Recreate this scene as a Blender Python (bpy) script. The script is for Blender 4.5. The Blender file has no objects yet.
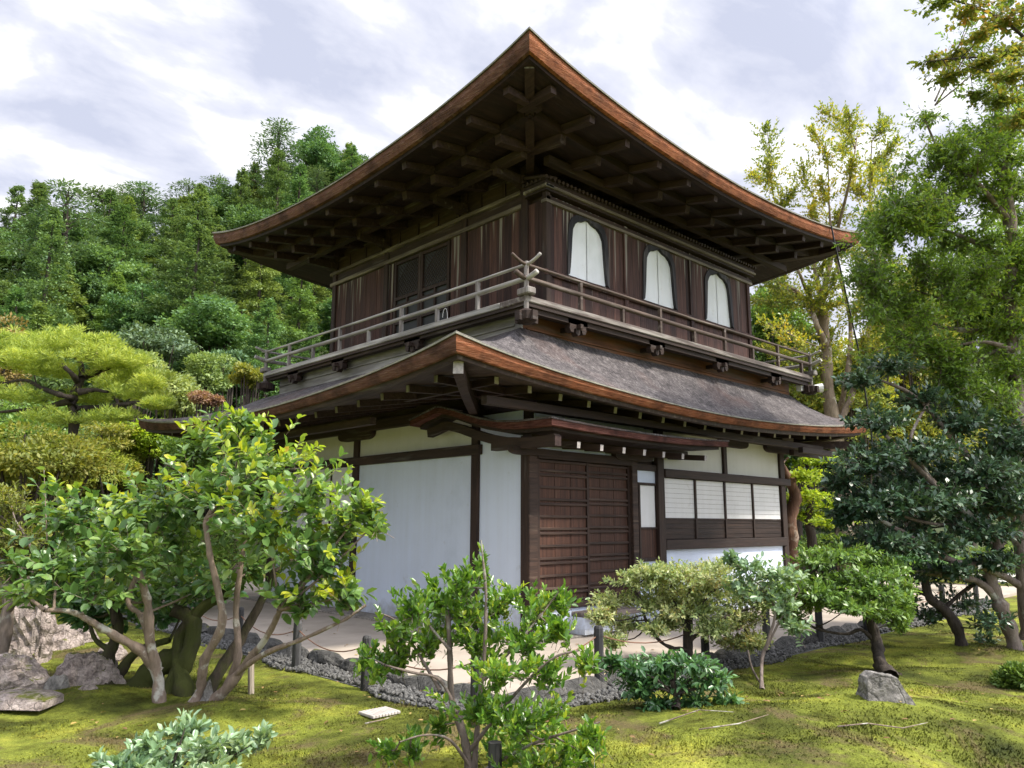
import bpy, math, random
import numpy as np
from mathutils import Vector, Matrix
R_ = math.radians
random.seed(7)
SC = bpy.context.scene
COL = SC.collection

# ------------------------------------------------------------------ camera
CF, CP, CR, CYAW = 771.2, 0.1777, 0.004, 0.8127
EYE = 1.5
CAM = np.array([-7.54, -7.261, EYE])
F0 = np.array([math.cos(CYAW), math.sin(CYAW), 0.0])
R0 = np.array([math.sin(CYAW), -math.cos(CYAW), 0.0])
ZZ = np.array([0.0, 0.0, 1.0])
FW = F0*math.cos(CP) + ZZ*math.sin(CP)
UP = ZZ*math.cos(CP) - F0*math.sin(CP)
cam_d = bpy.data.cameras.new("camera"); cam = bpy.data.objects.new("camera", cam_d); COL.objects.link(cam)
cx_ = R0*math.cos(CR) + UP*math.sin(CR); cy_ = -R0*math.sin(CR) + UP*math.cos(CR)
cam.matrix_world = Matrix(((cx_[0], cy_[0], -FW[0], CAM[0]), (cx_[1], cy_[1], -FW[1], CAM[1]), (cx_[2], cy_[2], -FW[2], CAM[2]), (0, 0, 0, 1)))
cam_d.sensor_width = 36; cam_d.lens = CF/1024*36; cam_d.clip_end = 2000; cam_d.clip_start = .05
SC.camera = cam

# ------------------------------------------------------------------ sky, sun, exposure
SUN_EL, SUN_AZ = R_(52), math.atan2(.42, -.9)      # azimuth clockwise from +Y
world = bpy.data.worlds.new("World"); SC.world = world; world.use_nodes = True
nt = world.node_tree; nt.nodes.clear()
def N(t, typ, **kw):
    n = t.nodes.new(typ)
    for k, v in kw.items(): setattr(n, k, v)
    return n
sky = N(nt, 'ShaderNodeTexSky', sky_type='NISHITA', sun_disc=False, sun_elevation=SUN_EL, sun_rotation=SUN_AZ)
tc = N(nt, 'ShaderNodeTexCoord'); sep = N(nt, 'ShaderNodeSeparateXYZ'); nt.links.new(tc.outputs['Generated'], sep.inputs[0])
add = N(nt, 'ShaderNodeMath', operation='MAXIMUM'); add.inputs[1].default_value = 0.0; nt.links.new(sep.outputs[2], add.inputs[0])
add2 = N(nt, 'ShaderNodeMath', operation='ADD'); add2.inputs[1].default_value = 0.18; nt.links.new(add.outputs[0], add2.inputs[0])
dx = N(nt, 'ShaderNodeMath', operation='DIVIDE'); dy = N(nt, 'ShaderNodeMath', operation='DIVIDE')
nt.links.new(sep.outputs[0], dx.inputs[0]); nt.links.new(add2.outputs[0], dx.inputs[1])
nt.links.new(sep.outputs[1], dy.inputs[0]); nt.links.new(add2.outputs[0], dy.inputs[1])
cmb = N(nt, 'ShaderNodeCombineXYZ'); nt.links.new(dx.outputs[0], cmb.inputs[0]); nt.links.new(dy.outputs[0], cmb.inputs[1])
mp = N(nt, 'ShaderNodeMapping'); mp.inputs['Rotation'].default_value = (0, 0, R_(20)); mp.inputs['Scale'].default_value = (1.0, 1.5, 1)
nt.links.new(cmb.outputs[0], mp.inputs[0])
nz = N(nt, 'ShaderNodeTexNoise'); nz.inputs['Scale'].default_value = 3.3; nz.inputs['Detail'].default_value = 9; nz.inputs['Roughness'].default_value = .55; nz.inputs['Distortion'].default_value = .25
nt.links.new(mp.outputs[0], nz.inputs['Vector'])
rp = N(nt, 'ShaderNodeValToRGB'); e = rp.color_ramp.elements
e[0].position = .36; e[0].color = (5.4, 5.7, 7.0, 1); e[1].position = .62; e[1].color = (10.4, 10.4, 10.6, 1)
m_ = rp.color_ramp.elements.new(.51); m_.color = (7.3, 7.45, 8.4, 1)
nt.links.new(nz.outputs[0], rp.inputs[0])
mx = N(nt, 'ShaderNodeMixRGB'); mx.inputs[0].default_value = .93
nt.links.new(sky.outputs[0], mx.inputs[1]); nt.links.new(rp.outputs[0], mx.inputs[2])
# overcast sky, brightened out of view as added fill: zenith and round the sun
zr_ = N(nt, 'ShaderNodeMapRange', interpolation_type='SMOOTHSTEP'); zr_.inputs[1].default_value = .62; zr_.inputs[2].default_value = 1.0; zr_.inputs[3].default_value = 1.0; zr_.inputs[4].default_value = 2.6
nt.links.new(sep.outputs[2], zr_.inputs[0])
dt = N(nt, 'ShaderNodeVectorMath', operation='DOT_PRODUCT'); nt.links.new(tc.outputs['Generated'], dt.inputs[0])
dt.inputs[1].default_value = (math.sin(SUN_AZ)*math.cos(SUN_EL*.7), math.cos(SUN_AZ)*math.cos(SUN_EL*.7), math.sin(SUN_EL*.7))
sr_ = N(nt, 'ShaderNodeMapRange', interpolation_type='SMOOTHSTEP'); sr_.inputs[1].default_value = .3; sr_.inputs[2].default_value = 1.0; sr_.inputs[3].default_value = 0; sr_.inputs[4].default_value = 1.9
nt.links.new(dt.outputs['Value'], sr_.inputs[0])
fa = N(nt, 'ShaderNodeMath', operation='ADD'); nt.links.new(zr_.outputs[0], fa.inputs[0]); nt.links.new(sr_.outputs[0], fa.inputs[1])
vm = N(nt, 'ShaderNodeVectorMath', operation='SCALE'); nt.links.new(mx.outputs[0], vm.inputs[0]); nt.links.new(fa.outputs[0], vm.inputs['Scale'])
bg = N(nt, 'ShaderNodeBackground'); bg.inputs[1].default_value = .07
nt.links.new(vm.outputs[0], bg.inputs[0])
wo = N(nt, 'ShaderNodeOutputWorld'); nt.links.new(bg.outputs[0], wo.inputs[0])
sd = bpy.data.lights.new("sun", 'SUN'); sd.energy = 3.4; sd.angle = R_(5.0); sd.color = (1.0, .93, .80)
sun = bpy.data.objects.new("sun", sd); COL.objects.link(sun)
sv = Vector((math.sin(SUN_AZ)*math.cos(SUN_EL), math.cos(SUN_AZ)*math.cos(SUN_EL), math.sin(SUN_EL)))
sun.rotation_euler = sv.to_track_quat('Z', 'Y').to_euler(); sun.location = (0, 0, 30)
SC.view_settings.view_transform = 'Standard'; SC.view_settings.look = 'None'; SC.view_settings.gamma = 1
SC.view_settings.use_curve_mapping = False
SC.view_settings.exposure = .90
SC.render.engine = 'CYCLES'
try:
    SC.cycles.transparent_max_bounces = 8; SC.cycles.max_bounces = 7
except Exception: pass

# ------------------------------------------------------------------ helpers
def ray(x, y):
    a = x-512; b = y-384
    return FW*CF + R0*(a*math.cos(CR)+b*math.sin(CR)) - UP*(-a*math.sin(CR)+b*math.cos(CR))
def at(x, y, D):
    d = ray(x, y); return CAM + d*(D/(d@F0))
def gp(x, y, z=0.0):
    d = ray(x, y); return CAM + d*((z-EYE)/d[2])
def props(o, label=None, cat=None, group=None, kind=None):
    if label: o['label'] = label
    if cat: o['category'] = cat
    if group: o['group'] = group
    if kind: o['kind'] = kind
    return o
def empty(name, loc, label, cat, group=None):
    o = bpy.data.objects.new(name, None); COL.objects.link(o); o.location = loc
    o.empty_display_size = .2
    return props(o, label, cat, group)
def wloc(o):
    v = Vector((0, 0, 0))
    while o: v += o.location; o = o.parent
    return v
class MB:
    def __init__(s): s.v = []; s.f = []; s.m = []
    def add(s, vs, fs, mi=0):
        b = len(s.v); s.v += [tuple(map(float, v)) for v in vs]; s.f += [tuple(i+b for i in f) for f in fs]; s.m += [mi]*len(fs)
    def box(s, x0, x1, y0, y1, z0, z1, mi=0):
        s.add([(x0,y0,z0),(x1,y0,z0),(x1,y1,z0),(x0,y1,z0),(x0,y0,z1),(x1,y0,z1),(x1,y1,z1),(x0,y1,z1)],
              [(0,3,2,1),(4,5,6,7),(0,1,5,4),(1,2,6,5),(2,3,7,6),(3,0,4,7)], mi)
    def beam(s, p, q, w, h, mi=0, endmi=None, up=(0,0,1)):
        p = Vector(p); q = Vector(q); d = (q-p).normalized(); r = d.cross(Vector(up)).normalized(); u = r.cross(d)
        vs = [p+r*(a*w/2)+u*(b*h/2) for a, b in ((-1,-1),(1,-1),(1,1),(-1,1))] + [q+r*(a*w/2)+u*(b*h/2) for a, b in ((-1,-1),(1,-1),(1,1),(-1,1))]
        s.add(vs, [(0,1,5,4),(1,2,6,5),(2,3,7,6),(3,0,4,7)], mi)
        b = len(s.v)-8
        s.f += [(b+3,b+2,b+1,b),(b+4,b+5,b+6,b+7)]; s.m += [mi if endmi is None else endmi]*2
    def tube(s, pts, rad, n=8, mi=0, cap=True):
        pts = [Vector(p) for p in pts]; b0 = len(s.v); prev = None
        if not hasattr(rad, '__len__'): rad = [rad]*len(pts)
        for i, p in enumerate(pts):
            t = (pts[min(i+1, len(pts)-1)]-pts[max(i-1, 0)]); t = t.normalized() if t.length > 1e-9 else Vector((0,0,1))
            if prev is None: a = t.cross(Vector((.13,.27,1))); a = a if a.length > .01 else t.cross(Vector((1,0,0))); a.normalize()
            else: a = (prev - t*prev.dot(t)); a = a.normalized() if a.length > 1e-6 else t.orthogonal().normalized()
            prev = a; c = t.cross(a)
            for k in range(n):
                an = 2*math.pi*k/n; s.v.append(tuple(p + (a*math.cos(an)+c*math.sin(an))*rad[i]))
        for i in range(len(pts)-1):
            for k in range(n):
                k2 = (k+1) % n; s.f.append((b0+i*n+k, b0+i*n+k2, b0+(i+1)*n+k2, b0+(i+1)*n+k)); s.m.append(mi)
        if cap:
            s.f.append(tuple(b0+k for k in reversed(range(n)))); s.m.append(mi)
            e_ = b0+(len(pts)-1)*n; s.f.append(tuple(e_+k for k in range(n))); s.m.append(mi)
    def prism(s, poly, axis, a0, a1, mi=0):
        # poly: 2D points in the other two axes (x->(y,z), y->(x,z), z->(x,y))
        def P(u, v, a): return {'x': (a,u,v), 'y': (u,a,v), 'z': (u,v,a)}[axis]
        n = len(poly); s.add([P(u,v,a0) for u, v in poly]+[P(u,v,a1) for u, v in poly],
            [tuple(range(n-1,-1,-1)), tuple(range(n,2*n))]+[(i,(i+1)%n,(i+1)%n+n,i+n) for i in range(n)], mi)
    def build(s, name, mats, parent=None, smooth=False, bevel=0):
        me = bpy.data.meshes.new(name); off = wloc(parent) if parent else Vector((0,0,0))
        me.from_pydata([(v[0]-off.x, v[1]-off.y, v[2]-off.z) for v in s.v], [], s.f)
        mats = mats if isinstance(mats, (list, tuple)) else [mats]
        for m in mats: me.materials.append(m)
        if len(mats) > 1: me.polygons.foreach_set('material_index', s.m)
        import bmesh
        bm = bmesh.new(); bm.from_mesh(me); bmesh.ops.recalc_face_normals(bm, faces=bm.faces)
        if bevel: bmesh.ops.bevel(bm, geom=bm.edges[:], offset=bevel, segments=1, affect='EDGES', clamp_overlap=True)
        bm.to_mesh(me); bm.free()
        if smooth: me.polygons.foreach_set('use_smooth', [True]*len(me.polygons))
        me.update(); o = bpy.data.objects.new(name, me); COL.objects.link(o)
        if parent: o.parent = parent
        return o
def mesh_np(name, V, F, mat, parent=None, smooth=False, nside=4):
    me = bpy.data.meshes.new(name); off = wloc(parent) if parent else Vector((0,0,0))
    V = np.asarray(V, float) - np.array(off)
    me.vertices.add(len(V)); me.vertices.foreach_set('co', V.astype(np.float32).ravel())
    F = np.asarray(F, np.int32); me.loops.add(F.size); me.loops.foreach_set('vertex_index', F.ravel())
    me.polygons.add(len(F)); me.polygons.foreach_set('loop_start', np.arange(len(F), dtype=np.int32)*nside)
    try: me.polygons.foreach_set('loop_total', np.full(len(F), nside, np.int32))
    except Exception: pass
    if smooth: me.polygons.foreach_set('use_smooth', np.ones(len(F), bool))
    me.materials.append(mat); me.update(calc_edges=True); me.validate()
    o = bpy.data.objects.new(name, me); COL.objects.link(o)
    if parent: o.parent = parent
    return o
def copy_thing(o, loc, rz=0, sc=1.0, label=None):
    c = o.copy(); COL.objects.link(c); c.location = loc; c.rotation_euler = (0, 0, rz)
    c.scale = (sc, sc, sc) if not hasattr(sc, '__len__') else sc
    if label: c['label'] = label
    for ch in list(o.children):
        d = ch.copy(); COL.objects.link(d); d.parent = c
        for g in list(ch.children):
            e = g.copy(); COL.objects.link(e); e.parent = d
    return c

# ------------------------------------------------------------------ materials
def new_mat(name):
    m = bpy.data.materials.new(name); m.use_nodes = True; t = m.node_tree; t.nodes.clear()
    out = N(t, 'ShaderNodeOutputMaterial'); b = N(t, 'ShaderNodeBsdfPrincipled'); t.links.new(b.outputs[0], out.inputs[0])
    return m, t, b, out
def ramp(t, stops, src):
    r = N(t, 'ShaderNodeValToRGB'); el = r.color_ramp.elements
    while len(el) < len(stops): el.new(.5)
    for i, (p, c) in enumerate(stops): el[i].position = p; el[i].color = (*c, 1)
    t.links.new(src, r.inputs[0]); return r
def noise(t, scale, vec=None, detail=4, rough=.55, map_=None, rot=None, dist=0):
    if vec is None: vec = N(t, 'ShaderNodeTexCoord').outputs['Object']
    if map_:
        m = N(t, 'ShaderNodeMapping'); m.inputs['Scale'].default_value = map_
        if rot: m.inputs['Rotation'].default_value = rot
        t.links.new(vec, m.inputs[0]); vec = m.outputs[0]
    n = N(t, 'ShaderNodeTexNoise'); n.inputs['Scale'].default_value = scale; n.inputs['Detail'].default_value = detail
    n.inputs['Roughness'].default_value = rough; n.inputs['Distortion'].default_value = dist; t.links.new(vec, n.inputs['Vector']); return n
def bump(t, b, src, s=.3, d=.02):
    n = N(t, 'ShaderNodeBump'); n.inputs['Strength'].default_value = s; n.inputs['Distance'].default_value = d
    t.links.new(src, n.inputs['Height']); t.links.new(n.outputs[0], b.inputs['Normal']); return n
def mixc(t, fac, a, b, mode='MIX'):
    m = N(t, 'ShaderNodeMixRGB', blend_type=mode)
    for i, v in ((0, fac), (1, a), (2, b)):
        if hasattr(v, 'links') or hasattr(v, 'is_linked'): t.links.new(v, m.inputs[i])
        elif i == 0: m.inputs[0].default_value = v
        else: m.inputs[i].default_value = (*v, 1)
    return m.outputs[0]
def wood(name, dark, light, grey=None, axis='z', rough=.7, gamt=.5, sc=1.0, grain=14):
    """weathered timber, grain along an axis; grey = weathered streak colour"""
    m, t, b, _ = new_mat(name)
    ms = {'x': (1, grain, grain), 'y': (grain, 1, grain), 'z': (grain, grain, 1)}[axis]
    n1 = noise(t, 1.6*sc, map_=ms, detail=6, rough=.65)
    c = ramp(t, [(.3, dark), (.7, light)], n1.outputs[0]).outputs[0]
    if grey:
        ms2 = {'x': (.7, 9, 9), 'y': (9, .7, 9), 'z': (9, 9, .7)}[axis]
        n2 = noise(t, 1.3*sc, map_=ms2, detail=5, rough=.6)
        r2 = ramp(t, [(gamt, (0,0,0)), (gamt+.16, (1,1,1))], n2.outputs[0])
        c = mixc(t, r2.outputs[0], c, grey)
    n3 = noise(t, 1.1, detail=3)
    r3 = ramp(t, [(.3, (.7,.7,.7)), (.7, (1.15,1.12,1.1))], n3.outputs[0])
    c = mixc(t, 1.0, c, r3.outputs[0], 'MULTIPLY')
    t.links.new(c, b.inputs['Base Color']); b.inputs['Roughness'].default_value = rough
    b.inputs['Specular IOR Level'].default_value = .3
    bump(t, b, n1.outputs[0], .5, .012)
    return m
M = {}
M['dark_v'] = wood('dark timber', (.018,.011,.009), (.05,.028,.02), (.10,.09,.085), 'z', gamt=.60)
M['dark_x'] = wood('dark beam x', (.016,.010,.009), (.045,.026,.019), (.10,.09,.085), 'x', gamt=.62)
M['dark_y'] = wood('dark beam y', (.020,.013,.011), (.055,.033,.024), (.13,.12,.11), 'y', gamt=.58)
M['grey_x'] = wood('weathered rail x', (.07,.055,.05), (.16,.13,.12), (.30,.28,.26), 'x', gamt=.5)
M['grey_y'] = wood('weathered rail y', (.17,.16,.15), (.32,.30,.29), (.42,.41,.40), 'y', gamt=.45)
M['grey_v'] = wood('weathered post', (.12,.10,.095), (.26,.24,.23), (.36,.35,.34), 'z', gamt=.5)
M['rail_r'] = wood('brown rail', (.045,.03,.025), (.11,.08,.065), (.24,.21,.19), 'x', gamt=.55)
M['skirt_l'] = wood('grey skirt boards', (.16,.15,.15), (.27,.26,.265), (.36,.36,.37), 'y', gamt=.5, grain=10)
M['skirt_r'] = wood('rust brown skirt boards', (.07,.032,.02), (.22,.09,.04), (.10,.075,.06), 'x', gamt=.5, grain=10)
M['door'] = wood('door boards', (.026,.012,.009), (.095,.043,.027), (.13,.075,.05), 'z', gamt=.62, grain=22)
M['doorrail'] = wood('door rails', (.016,.010,.008), (.065,.038,.028), (.14,.10,.075), 'x', gamt=.6)
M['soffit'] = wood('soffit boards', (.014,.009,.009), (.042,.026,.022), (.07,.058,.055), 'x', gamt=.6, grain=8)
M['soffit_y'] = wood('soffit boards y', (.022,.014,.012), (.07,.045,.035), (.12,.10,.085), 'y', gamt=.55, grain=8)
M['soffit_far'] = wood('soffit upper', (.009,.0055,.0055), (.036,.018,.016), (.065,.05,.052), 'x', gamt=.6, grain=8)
M['tan_x'] = wood('bleached moulding x', (.07,.055,.045), (.20,.17,.14), (.30,.27,.23), 'x', gamt=.5)
M['tan_y'] = wood('bleached moulding y', (.06,.045,.038), (.15,.125,.10), (.26,.23,.19), 'y', gamt=.5)
M['rafter'] = wood('rafter', (.018,.010,.010), (.055,.031,.027), (.10,.078,.072), 'y', gamt=.6)
def simple(name, col, rough=.6, var=.15, sc=3, b_=.0, spec=.4):
    m, t, b, _ = new_mat(name); n = noise(t, sc, detail=5)
    lo = tuple(c*(1-var) for c in col); hi = tuple(min(1, c*(1+var)) for c in col)
    r = ramp(t, [(.3, lo), (.7, hi)], n.outputs[0]); t.links.new(r.outputs[0], b.inputs['Base Color'])
    b.inputs['Roughness'].default_value = rough; b.inputs['Specular IOR Level'].default_value = spec
    if b_: bump(t, b, n.outputs[0], b_, .02)
    return m
M['endgrain'] = simple('pale painted beam ends', (.34,.31,.30), .8, .3, 30)
M['iron'] = simple('dark iron', (.012,.012,.014), .5)
M['lattice'] = simple('dark lattice', (.03,.032,.035), .7)
M['white_metal'] = simple('white painted metal', (.75,.75,.74), .4)
M['stakeL'] = wood('bleached stake', (.2,.17,.13), (.38,.33,.27), None, 'z')
def plaster(name, col):
    m, t, b, _ = new_mat(name)
    n = noise(t, .9, detail=6, rough=.6); n2 = noise(t, 30, detail=3)
    r = ramp(t, [(.3, tuple(c*f for c, f in zip(col, (.82,.83,.82)))), (.45, tuple(c*.95 for c in col)), (.62, col)], n.outputs[0])
    n4 = noise(t, 1.5, map_=(6, 6, .35), detail=4); r4 = ramp(t, [(.35, (.965,.96,.95)), (.6, (1,1,1))], n4.outputs[0])
    c = mixc(t, 1, r.outputs[0], r4.outputs[0], 'MULTIPLY')
    tp = N(t, 'ShaderNodeTexCoord'); sp = N(t, 'ShaderNodeSeparateXYZ'); t.links.new(tp.outputs['Object'], sp.inputs[0])
    mr = N(t, 'ShaderNodeMapRange'); mr.inputs[1].default_value = .08; mr.inputs[2].default_value = .55; mr.inputs[3].default_value = .34; mr.inputs[4].default_value = 0; t.links.new(sp.outputs[2], mr.inputs[0])
    n6 = noise(t, 4, detail=6, rough=.7); s6 = N(t, 'ShaderNodeMath', operation='ADD'); t.links.new(n6.outputs[0], s6.inputs[0]); t.links.new(mr.outputs[0], s6.inputs[1])
    r6 = ramp(t, [(.62, (1,1,1)), (.9, (.66,.62,.54))], s6.outputs[0]); c = mixc(t, 1, c, r6.outputs[0], 'MULTIPLY')
    t.links.new(c, b.inputs['Base Color']); b.inputs['Roughness'].default_value = .9; b.inputs['Specular IOR Level'].default_value = .15
    bump(t, b, n2.outputs[0], .12, .004); return m
M['plaster'] = plaster('white plaster', (.62,.69,.83))
M['plaster_eave_light'] = plaster('upper plaster with painted eave light', (.58,.575,.54))  # same plaster; the light under the eaves is painted into this tint
M['shutter'] = plaster('white shutter panel', (.80,.82,.88))
M['paper'] = plaster('white paper', (.70,.70,.71))
# upper wall planks with pale weather streaks that hang from the top
def planks(name, ax):
    m, t, b, _ = new_mat(name)
    tcn = N(t, 'ShaderNodeTexCoord'); sp = N(t, 'ShaderNodeSeparateXYZ'); t.links.new(tcn.outputs['Object'], sp.inputs[0])
    mu = N(t, 'ShaderNodeMath', operation='MULTIPLY'); mu.inputs[1].default_value = 1/.165; t.links.new(sp.outputs[0 if ax == 'x' else 1], mu.inputs[0])
    fl = N(t, 'ShaderNodeMath', operation='FLOOR'); t.links.new(mu.outputs[0], fl.inputs[0])
    wn = N(t, 'ShaderNodeTexWhiteNoise', noise_dimensions='1D'); t.links.new(fl.outputs[0], wn.inputs['W'])
    n1 = noise(t, 2, map_=(16, 16, .8), detail=6, rough=.7)
    c = ramp(t, [(.28, (.024,.015,.014)), (.55, (.062,.034,.029)), (.8, (.115,.062,.05))], n1.outputs[0]).outputs[0]
    r1 = ramp(t, [(0, (.55,.55,.6)), (1, (1.45,1.3,1.25))], wn.outputs[0]); c = mixc(t, 1, c, r1.outputs[0], 'MULTIPLY')
    n2 = noise(t, 1.2, map_=(13, 13, .25), detail=3, rough=.5)
    zr = N(t, 'ShaderNodeMapRange'); zr.inputs[1].default_value = 5.0; zr.inputs[2].default_value = 6.15; zr.inputs[3].default_value = 0; zr.inputs[4].default_value = .16
    t.links.new(sp.outputs[2], zr.inputs[0])
    s_ = N(t, 'ShaderNodeMath', operation='ADD'); t.links.new(n2.outputs[0], s_.inputs[0]); t.links.new(zr.outputs[0], s_.inputs[1])
    r2 = ramp(t, [(.69, (0,0,0)), (.74, (.8,.8,.8))], s_.outputs[0]); c = mixc(t, r2.outputs[0], c, (.25,.235,.21))
    t.links.new(c, b.inputs['Base Color']); b.inputs['Roughness'].default_value = .75; b.inputs['Specular IOR Level'].default_value = .25
    # plank joints
    fr = N(t, 'ShaderNodeMath', operation='FRACT'); t.links.new(mu.outputs[0], fr.inputs[0])
    rj = ramp(t, [(0, (0,0,0)), (.06, (1,1,1)), (.94, (1,1,1)), (1, (0,0,0))], fr.outputs[0])
    mm = mixc(t, .3, rj.outputs[0], n1.outputs[1] if len(n1.outputs) > 1 else n1.outputs[0])
    bump(t, b, mm, .9, .012)
    return m
M['plank_x'] = planks('plank wall x', 'x'); M['plank_y'] = planks('plank wall y', 'y')
def bark_roof():
    m, t, b, _ = new_mat('cypress bark thatch')
    n1 = noise(t, 16, map_=(1.6, 1, 1.2), detail=8, rough=.78)
    n2 = noise(t, 3.5, detail=7, rough=.7); n3 = noise(t, .8, detail=4)
    c = ramp(t, [(.34, (.035,.033,.034)), (.5, (.10,.094,.097)), (.66, (.23,.215,.22))], n1.outputs[0]).outputs[0]
    r2 = ramp(t, [(.35, (.55,.52,.53)), (.65, (1.25,1.2,1.18))], n2.outputs[0]); c = mixc(t, 1, c, r2.outputs[0], 'MULTIPLY')
    # lichen near the near corner and on the left slope
    tcn = N(t, 'ShaderNodeTexCoord'); sp = N(t, 'ShaderNodeSeparateXYZ'); t.links.new(tcn.outputs['Object'], sp.inputs[0])
    mr = N(t, 'ShaderNodeMapRange'); mr.inputs[1].default_value = -5.4; mr.inputs[2].default_value = -3.3; mr.inputs[3].default_value = .10; mr.inputs[4].default_value = -.2
    t.links.new(sp.outputs[0], mr.inputs[0])
    n4 = noise(t, 3, map_=(3, 1, 1), detail=6, rough=.7); s_ = N(t, 'ShaderNodeMath', operation='ADD'); t.links.new(mr.outputs[0], s_.inputs[0]); t.links.new(n4.outputs[0], s_.inputs[1])
    r4 = ramp(t, [(.55, (0,0,0)), (.72, (.85,.85,.85))], s_.outputs[0]); c = mixc(t, r4.outputs[0], c, (.20,.22,.11))
    r5 = ramp(t, [(.55, (0,0,0)), (.75, (.5,.5,.5))], n3.outputs[0]); c = mixc(t, r5.outputs[0], c, (.17,.10,.085))
    t.links.new(c, b.inputs['Base Color']); b.inputs['Roughness'].default_value = .9; b.inputs['Specular IOR Level'].default_value = .2
    bm = mixc(t, .5, n1.outputs[0], n2.outputs[0]); bump(t, b, bm, 1.0, .05); return m
M['bark'] = bark_roof()
def fascia(name, a, b_, c_):
    m, t, b, _ = new_mat(name)
    n1 = noise(t, 5, map_=(1, 1, 17), detail=7, rough=.72); n2 = noise(t, 2.6, detail=6, rough=.65)
    c = ramp(t, [(.3, a), (.5, b_), (.72, c_)], n1.outputs[0]).outputs[0]
    r = ramp(t, [(.34, (.42,.42,.44)), (.58, (1.12,1.1,1.1))], n2.outputs[0]); c = mixc(t, 1, c, r.outputs[0], 'MULTIPLY')
    t.links.new(c, b.inputs['Base Color']); b.inputs['Roughness'].default_value = .85; b.inputs['Specular IOR Level'].default_value = .2
    bump(t, b, n1.outputs[0], .9, .03); return m
M['fascia'] = fascia('cut bark edge', (.10,.032,.018), (.27,.095,.042), (.42,.22,.13))
M['fascia_worn_shade'] = fascia('weathered bark edge with painted shade', (.07,.035,.028), (.14,.065,.045), (.22,.15,.12))  # left eave sides: some weathering, plus shade painted into the darker colour
M['fascia_dark'] = fascia('old red cut edge', (.035,.013,.011), (.10,.036,.028), (.19,.10,.085))
M['lip'] = simple('weathered lip board', (.24,.23,.19), .8, .3, 12)
# stone, path, moss
def stone(name, a, b_, moss=.0, sc=2.5, mcol=(.12,.13,.025)):
    m, t, b, _ = new_mat(name)
    n1 = noise(t, sc, detail=9, rough=.7, dist=.6); n2 = noise(t, sc*7, detail=5, rough=.7)
    c = ramp(t, [(.3, a), (.68, b_)], n1.outputs[0]).outputs[0]
    r = ramp(t, [(.35, (.6,.6,.6)), (.6, (1.15,1.15,1.15))], n2.outputs[0]); c = mixc(t, 1, c, r.outputs[0], 'MULTIPLY')
    if moss:
        g = N(t, 'ShaderNodeNewGeometry'); sp = N(t, 'ShaderNodeSeparateXYZ'); t.links.new(g.outputs['Normal'], sp.inputs[0])
        n3 = noise(t, 3, detail=5, rough=.7); a_ = N(t, 'ShaderNodeMath', operation='MULTIPLY'); t.links.new(sp.outputs[2], a_.inputs[0]); t.links.new(n3.outputs[0], a_.inputs[1])
        r3 = ramp(t, [(.62-moss, (0,0,0)), (.72-moss, (1,1,1))], a_.outputs[0]); c = mixc(t, r3.outputs[0], c, mcol)
    t.links.new(c, b.inputs['Base Color']); b.inputs['Roughness'].default_value = .85; b.inputs['Specular IOR Level'].default_value = .25
    vo = N(t, 'ShaderNodeTexVoronoi', feature='DISTANCE_TO_EDGE'); vo.inputs['Scale'].default_value = sc*1.6; tcv = N(t, 'ShaderNodeTexCoord'); nv = noise(t, 3, detail=4); mxv = mixc(t, .25, tcv.outputs['Object'], nv.outputs[1]); t.links.new(mxv, vo.inputs['Vector'])
    rv = ramp(t, [(0, (.25,.25,.25)), (.05, (1,1,1))], vo.outputs['Distance']); c = mixc(t, .28, c, mixc(t, 1, c, rv.outputs[0], 'MULTIPLY')); t.links.new(c, b.inputs['Base Color'])
    mm = mixc(t, .5, n1.outputs[0], n2.outputs[0]); mm = mixc(t, .2, mm, rv.outputs[0]); bump(t, b, mm, 1, .05); return m
M['rock'] = stone('pinkish garden rock', (.13,.10,.088), (.52,.44,.40), .20, 5)
M['rock_dark'] = stone('dark kerb stone', (.025,.025,.024), (.13,.125,.115), .08, 4)
M['rock_grey'] = stone('grey rock', (.09,.085,.08), (.34,.32,.29), .02, 4)
M['pebble'] = stone('grey pebbles', (.06,.06,.058), (.24,.235,.225), 0, 9)
M['footing'] = stone('footing stone', (.16,.14,.12), (.36,.33,.29), 0, 3)
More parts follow.
